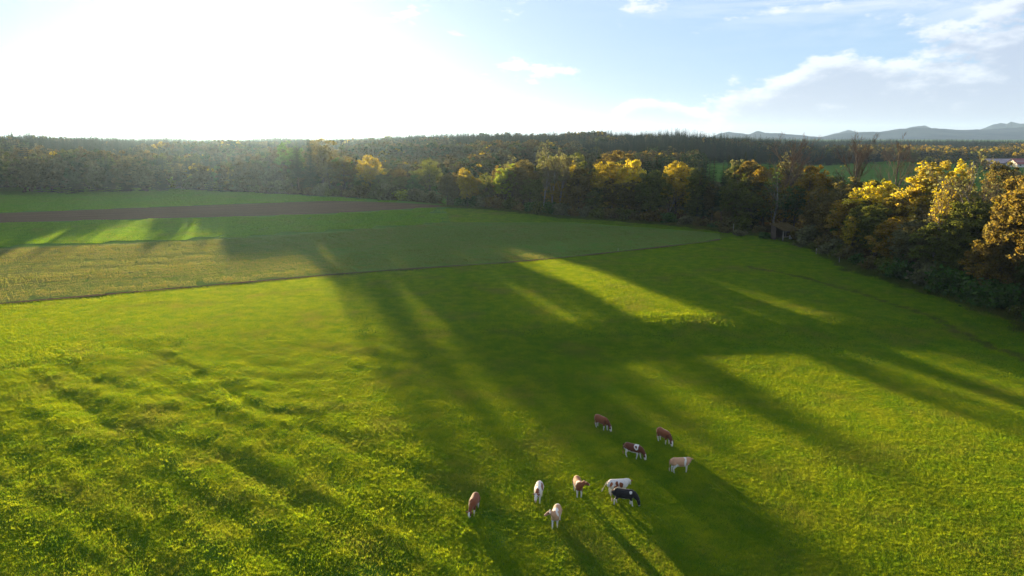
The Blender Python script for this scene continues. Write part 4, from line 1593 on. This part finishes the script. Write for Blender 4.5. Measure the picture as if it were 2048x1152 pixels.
def build_posts():
    spots = [(1632, 507), (1678, 524), (1731, 535), (1772, 543), (1803, 549), (1812, 554), (1845, 567), (1894, 583), (1933, 600), (1975, 611), (2016, 624), (2050, 636)]
    where = ['beside the bramble near the shed', 'left of the small golden tree', 'under the bright yellow tree', 'right below the bright yellow tree', 'next to the leaning post, on its left',
             'leaning, below the tall golden tree', 'below the small young golden tree', 'below the low olive tree', 'third from the right edge', 'pale and second from the right edge', 'leaning near the right edge', 'cut by the right edge']
    for i, ((px, py), wh) in enumerate(zip(spots, where)):
        x, y = G(px, py + 3)
        h = 1.25 + 0.2 * random.random()
        o = link('fence_post', MB().tube([(0, 0, -0.3), (0, 0, 0.2), (0.01, 0, h * 0.8), (0.015, 0, h)], [0.065, 0.062, 0.058, 0.04], 7).mesh('fence_post', M_POST, True),
                 label='weathered wooden fence post ' + wh, category='fence post', group='fence posts along the wood')
        o.location = (x, y, hz1(x, y))
        o.rotation_euler = (random.gauss(0, 0.06), random.gauss(0, 0.08) + (0.22 if 'leaning' in wh else 0), 0)
    # thin stakes of the pasture fence at the field margin
    for (px, py), lab in (((1236, 503), 'thin pale stake on the earth margin of the stubble field'), ((1466, 470), 'thin tall stake at the meadow corner in front of the spruces')):
        x, y = G(px, py)
        h = 2.6 if px > 1400 else 0.9
        o = link('stake', MB().tube([(0, 0, -0.3), (0, 0, h * 0.5), (0.02, 0, h)], [0.06, 0.055, 0.04], 6).mesh('stake', M_POST, True), label=lab, category='stake')
        o.location = (x, y, hz1(x, y))


build_posts()


def build_brambles():
    R = random.Random(9)
    labs = ['grey green bramble mound right of the shed', 'large bramble mound where the wood begins right of the shed', 'low bramble between the shed and the bank',
            'bramble mound at the corner of the bank', 'low green bush left of the shed', 'grey bush in front of the spruces', 'brown bush at the meadow corner', 'spreading bramble below the narrow green tree']
    for (px, py, h, w, c), lab in zip(((1602, 496, 1.6, 1.1, C_GREY), (1672, 512, 3.4, 1.0, C_GREY), (1630, 500, 1.3, 1.4, C_OLIVE), (1655, 512, 1.6, 1.4, C_GREY), (1530, 480, 1.5, 1.3, C_GREEN),
                                       (1478, 474, 1.7, 1.3, C_GREY), (1452, 468, 1.5, 1.4, C_BROWN), (1690, 520, 2.4, 1.2, C_OLIVE)), labs):
        x, y = G(px, py)
        o = plant('shrub', x, y, h, c, w * 1.3, lab, 'bramble')
        o['label'] = lab
        o['group'] = 'brambles near the shed'


build_brambles()

# ------------------------------------------------------------------ cattle
def mat_coat():
    m, T, out = new_mat('cattle_coat')
    at = T.n('ShaderNodeAttribute', attribute_name='coat')
    tc = T.n('ShaderNodeTexCoord').outputs['Object']
    n1 = T.noise(tc, 14, 4, 0.6)
    col = T.mix(T.ss(n1, 0.3, 0.7, 0.0, 0.25), at.outputs['Color'], T.mix(1.0, at.outputs['Color'], (0.6, 0.55, 0.5), 'MULTIPLY'))
    b = principled(T, out, col, 0.75, 0.25, bump(T, T.noise(T.mapping(tc, scale=(20, 60, 60)), 1.5, 3), 0.25, 0.01))
    b.inputs['Sheen Weight'].default_value = 0.25
    b.inputs['Sheen Roughness'].default_value = 0.4
    return m


M_COAT = mat_coat()
K_RED = (0.20, 0.060, 0.020)
K_DARK = (0.115, 0.036, 0.016)
K_ORANGE = (0.30, 0.105, 0.040)
K_TAN = (0.48, 0.27, 0.15)
K_WHITE = (0.66, 0.62, 0.57)
K_BLACK = (0.012, 0.011, 0.012)
K_PINK = (0.50, 0.31, 0.26)


def cow(px, py, heading, label, base, patches=(), head='graze', turn=0.0, face=K_WHITE, neck=None, leg_white=0.45, belly=None, stride=(0, 0, 0, 0), tail=None, size=1.0, ear=None, tail_col=None):
    parts = []      # (part, [(point, t)], verts)
    mb = MB()
    info = []

    def tube(part, pts, radii, n=12):
        b = len(mb.v)
        mb.tube(pts, radii, n)
        m = len(mb.v) - b
        k = len(pts)
        for i in range(m):
            info.append((part, (i // n) / (k - 1)))
    # trunk: rings as (half height, half width)
    st = [(-0.80, 1.02, .12, .10), (-0.76, .99, .25, .20), (-0.60, .95, .335, .275), (-0.32, .90, .36, .30), (0.0, .87, .375, .32), (0.3, .88, .37, .29), (0.5, .91, .345, .25), (0.64, .93, .28, .19), (0.73, .95, .15, .11)]
    tube('trunk', [(a, 0, z) for a, z, _, _ in st], [(w, h) for _, _, h, w in st], 18)
    # legs
    for k, sy in enumerate((1, -1)):
        s = stride[k]
        tube('foreleg', [(.47, .12 * sy, .98), (.45, .155 * sy, .76), (.44 + .2 * s, .155 * sy, .58), (.47 + .55 * s, .15 * sy, .36), (.455 + .95 * s, .15 * sy, .11), (.475 + s, .15 * sy, .05), (.50 + s, .15 * sy, 0.0)],
             [.12, .125, .088, .058, .042, .055, .062], 10)
        s = stride[2 + k]
        tube('hindleg', [(-.55, .11 * sy, 1.02), (-.52, .165 * sy, .84), (-.44 + .2 * s, .175 * sy, .64), (-.63 + .5 * s, .16 * sy, .42), (-.60 + .95 * s, .155 * sy, .11), (-.58 + s, .155 * sy, .05), (-.555 + s, .155 * sy, 0.0)],
             [.15, .185, .125, .064, .044, .056, .062], 10)
    # neck and head
    if head == 'graze':
        n0, n1, poll, muz = Vector((.54, 0, .98)), Vector((.80, 0, .76)), Vector((.98, 0, .50)), Vector((1.07, 0, .08))
    elif head == 'low':
        n0, n1, poll, muz = Vector((.54, 0, 1.0)), Vector((.80, 0, .99)), Vector((.99, 0, .93)), Vector((1.22, 0, .60))
    else:
        n0, n1, poll, muz = Vector((.54, 0, 1.02)), Vector((.76, 0, 1.18)), Vector((.90, 0, 1.32)), Vector((1.24, 0, 1.08))

    def tw(p, f):
        c = Vector((.5, 0, 0))
        q = p - c
        a = turn * f
        return Vector((q.x * math.cos(a) - q.y * math.sin(a), q.x * math.sin(a) + q.y * math.cos(a), q.z)) + c
    n1t, pt, mt = tw(n1, .45), tw(poll, .75), tw(poll, .75) + (tw(muz, 1.35) - tw(poll, 1.35))
    axis = (mt - pt)
    axn = axis.normalized()
    tube('neck', [tuple(n0 - Vector((.12, 0, .05))), tuple(n0 * .5 + n1t * .5), tuple(n1t), tuple(pt - axn * .02)], [(.19, .31), (.165, .27), (.135, .21), (.11, .14)], 12)
    hs = [(-.05, .095, .10), (.04, .12, .125), (.14, .13, .13), (.26, .10, .108), (.35, .082, .088), (.42, .084, .084), (.465, .062, .06)]
    tube('head', [tuple(pt + axn * a) for a, _, _ in hs], [(w, h) for _, w, h in hs], 12)
    side = axn.cross(Vector((0, 0, 1)))
    if side.length < .2:
        side = Vector((0, 1, 0))
    side.normalize()
    up = side.cross(axn)
    if up.z < 0:
        up = -up
    for sg in (-1, 1):
        b0 = pt + side * sg * .07 + up * .05
        e = b0 + side * sg * .21 - axn * .03 - up * .02
        tube('ear', [tuple(b0), tuple(b0.lerp(e, .45)), tuple(b0.lerp(e, .8)), tuple(e)], [(.03, .028), (.042, .062), (.034, .05), (.012, .014)], 8)
    tl = tail or [(-.80, 0, 1.14), (-.88, 0, 1.06), (-.90, 0, .80), (-.885, 0, .50), (-.88, 0, .42)]
    tube('tail', tl, [.05, .038, .030, .028, .026], 7)
    src = mb.mesh('cow_source', None)
    tmp = bpy.data.objects.new('cow_source', src)
    COL.objects.link(tmp)
    md = tmp.modifiers.new('remesh', 'REMESH')
    md.mode = 'VOXEL'
    md.voxel_size = 0.026
    md2 = tmp.modifiers.new('smooth', 'SMOOTH')
    md2.factor = 0.5
    md2.iterations = 3
    dg = bpy.context.evaluated_depsgraph_get()
    me = bpy.data.meshes.new_from_object(tmp.evaluated_get(dg))
    bpy.data.objects.remove(tmp)
    me.name = 'cow_body'
    kd = kdtree.KDTree(len(mb.v))
    for i, v in enumerate(mb.v):
        kd.insert(v, i)
    kd.balance()
    cols = []
    off = Vector((px * .37, py * .21, 0))
    for v in me.vertices:
        p = v.co
        _, i, _ = kd.find(p)
        part, t = info[i]
        q = p + Vector(mnoise.noise_vector(p * 3.2 + off)) * .09
        c = base
        if part == 'trunk' or (part in ('foreleg', 'hindleg') and t < .3) or part == 'neck':
            if part == 'neck' and neck and t > .3:
                c = neck
            if belly and q.z < .68 and part == 'trunk':
                c = belly
            for (cx, cy, cz, rx, ry, rz, pc) in patches:
                if ((q.x - cx) / rx) ** 2 + ((q.y - cy) / ry) ** 2 + ((q.z - cz) / rz) ** 2 < 1:
                    c = pc
        elif part in ('foreleg', 'hindleg'):
            c = K_WHITE if t > leg_white + q.y * .2 else base
            if p.z < .055:
                c = (.10, .08, .06)
        elif part == 'head':
            rel = p - pt
            s_ = abs(rel.dot(side))
            u_ = rel.dot(up)
            c = face
            if face != base and t < .45 and (s_ > .075 or u_ < -.03):
                c = neck or base
            if t > .82:
                c = K_PINK if base != K_BLACK else (.55, .50, .47)
            if abs(rel.dot(axn) - .13) < .03 and s_ > .085 and u_ > .0:
                c = (.02, .015, .012)
        elif part == 'ear':
            c = ear or neck or base
        elif part == 'tail':
            c = tail_col or base
        cols.append((*c, 1.0))
    at = me.attributes.new('coat', 'FLOAT_COLOR', 'POINT')
    at.data.foreach_set('color', np.array(cols, np.float32).ravel())
    me.materials.clear()
    me.materials.append(M_COAT)
    me.polygons.foreach_set('use_smooth', np.ones(len(me.polygons), bool))
    x, y = G(px, py)
    for _ in range(5):
        x, y = G(px, py, hz1(x, y))
    o = link('cow', me, label=label, category='cow', group='young cattle on the pasture')
    o.location = (x, y, hz1(x, y) + 0.0)
    o.rotation_euler = (0, 0, math.atan2(heading[1], heading[0]))
    o.scale = (size, size, size)
    # tail tuft: a tapered brush of hair
    e = Vector(tl[-1])
    dr = (Vector(tl[-1]) - Vector(tl[-2])).normalized()
    tf = MB().tube([tuple(e - dr * .05), tuple(e + dr * .06), tuple(e + dr * .17), tuple(e + dr * .27)], [.026, .045, .038, .008], 8).mesh('tail_tuft', M_TUFT_D if (tail_col or base) in (K_RED, K_DARK) else M_TUFT_L, True)
    link('tail_tuft', tf, o)
    return o


M_TUFT_L = mat_plain('pale_tail_hair', (0.55, 0.42, 0.28), (0.66, 0.54, 0.40), 6, (6, 6, 1))
M_TUFT_D = mat_plain('brown_tail_hair', (0.30, 0.15, 0.07), (0.42, 0.24, 0.12), 6, (6, 6, 1))


def build_cows():
    Wt = K_WHITE
    cow(1203, 858, (.62, -.78), 'red brown cow with white face grazing, farthest up the pasture', K_RED, [(.62, -.2, .9, .12, .2, .2, K_DARK)], 'graze', 0.25, neck=K_DARK, leg_white=.42, belly=None, stride=(.12, -.06, -.05, .08))
    cow(1327, 886, (.50, -.86), 'red brown cow with white shoulder spot and white face, above the pale tan cow', K_RED, [(.38, .14, 1.18, .20, .16, .16, Wt), (.56, 0, .8, .2, .3, .22, K_DARK)], 'graze', 0.0, neck=K_DARK, leg_white=.45, stride=(.08, -.05, 0, .1))
    cow(1266, 916, (.86, -.50), 'dark brown cow with white ring on its shoulder, grazing below two other brown cows', K_DARK,
        [(.34, -.05, 1.12, .20, .40, .30, Wt), (.34, -.20, 1.10, .09, .14, .10, K_DARK), (-.55, -.2, .72, .22, .25, .16, Wt), (0, 0, .60, .5, .3, .10, Wt)], 'graze', 0.0, neck=K_DARK, leg_white=.3, stride=(.16, -.12, -.10, .10))
    cow(1360, 945, (.985, .12), 'pale tan cow with a white shoulder band standing side-on, rightmost', K_TAN,
        [(.30, 0, .95, .11, .5, .5, Wt), (-.42, -.2, .70, .20, .25, .16, Wt), (.62, -.1, .62, .25, .3, .12, Wt)], 'low', 0.9, face=K_TAN, neck=K_TAN, leg_white=.2, stride=(.12, -.02, -.02, .06), ear=K_TAN)
    cow(1156, 990, (.10, -1.0), 'orange brown cow facing us with head turned to its left, white band on shoulders', K_ORANGE,
        [(.34, 0, 1.14, .13, .4, .22, Wt), (.62, 0, .95, .24, .4, .5, K_RED)], 'up', 1.35, face=K_RED, neck=K_RED, leg_white=.3, ear=K_ORANGE)
    cow(1077, 1001, (-.16, -1.0), 'white cow with brown patches facing us, left of the orange brown cow', Wt,
        [(-.10, .22, 1.0, .34, .2, .2, K_RED), (.10, -.12, 1.18, .12, .12, .1, K_RED), (-.35, -.22, .95, .2, .14, .2, K_RED)], 'low', -0.1, face=Wt, neck=K_RED, leg_white=.0, stride=(.03, -.03, .05, -.02), ear=K_RED)
    cow(1236, 990, (.97, .16), 'white cow with reddish patches standing behind the black cow', Wt,
        [(-.60, -.22, .98, .12, .16, .16, K_ORANGE), (-.18, -.24, .98, .14, .16, .20, K_RED), (.12, -.25, .92, .15, .16, .22, K_RED), (-.30, -.24, .78, .12, .16, .10, K_ORANGE)], 'low', 0.75, face=Wt, neck=Wt, leg_white=.0, ear=K_ORANGE,
        tail=[(-.80, 0, 1.14), (-.90, .02, 1.06), (-.99, .03, .84), (-1.10, .03, .66), (-1.14, .03, .58)], tail_col=(.60, .45, .30))
    cow(1248, 1010, (.975, -.20), 'black cow with white legs and a white shoulder spot, grazing', K_BLACK, [(.46, -.2, 1.10, .07, .14, .08, Wt), (0, 0, .58, .4, .2, .07, Wt)], 'graze', 0.0, face=K_BLACK, neck=K_BLACK, leg_white=.40,
        stride=(-.04, .14, .06, -.10), tail_col=(.40, .22, .10), ear=K_BLACK)
    cow(948, 1025, (-.20, -1.0), 'chestnut brown cow with white face grazing, leftmost of the herd', K_RED, [(-.78, 0, 1.2, .12, .2, .12, K_ORANGE)], 'graze', -0.15, neck=K_RED, leg_white=.45, stride=(.10, -.04, 0, .06))
    cow(1112, 1050, (-.22, -1.0), 'creamy tan and white cow with raised turned head, nearest to us', K_TAN,
        [(.20, 0, 1.15, .30, .22, .20, Wt), (-.70, 0, 1.18, .22, .16, .2, Wt), (.5, .1, 1.05, .16, .3, .2, Wt), (0, 0, .62, .6, .3, .12, Wt)], 'up', -1.05, face=K_TAN, neck=K_TAN, leg_white=.05, stride=(-.10, .18, -.06, .08), ear=Wt)


build_cows()

# ------------------------------------------------------------------ haze
def build_haze():
    m, T, out = new_mat('evening_haze')
    # fine water haze that glows towards the sun, and clear air that turns far things blue
    shaders = []
    for dens, g, col in ((MIE_DENSITY, 0.80, (0.90, 0.91, 0.95, 1)), (AIR_DENSITY, 0.0, (0.34, 0.60, 1.0, 1))):
        v = T.n('ShaderNodeVolumePrincipled')
        v.inputs['Color'].default_value = col
        v.inputs['Density'].default_value = dens
        v.inputs['Anisotropy'].default_value = g
        shaders.append(v)
    add = T.n('ShaderNodeAddShader')
    T.l(shaders[0].outputs[0], add.inputs[0])
    T.l(shaders[1].outputs[0], add.inputs[1])
    T.l(add.outputs[0], out.inputs['Volume'])
    zlo, zhi = -13.0, 182.0
    b = MB().box((0, 0, (zlo + zhi) / 2), (23000, 23000, zhi - zlo))
    o = link('haze', b.mesh('haze', m), kind='stuff')
    return o


MIE_DENSITY = 1.1e-5
AIR_DENSITY = 4.6e-5
build_haze()
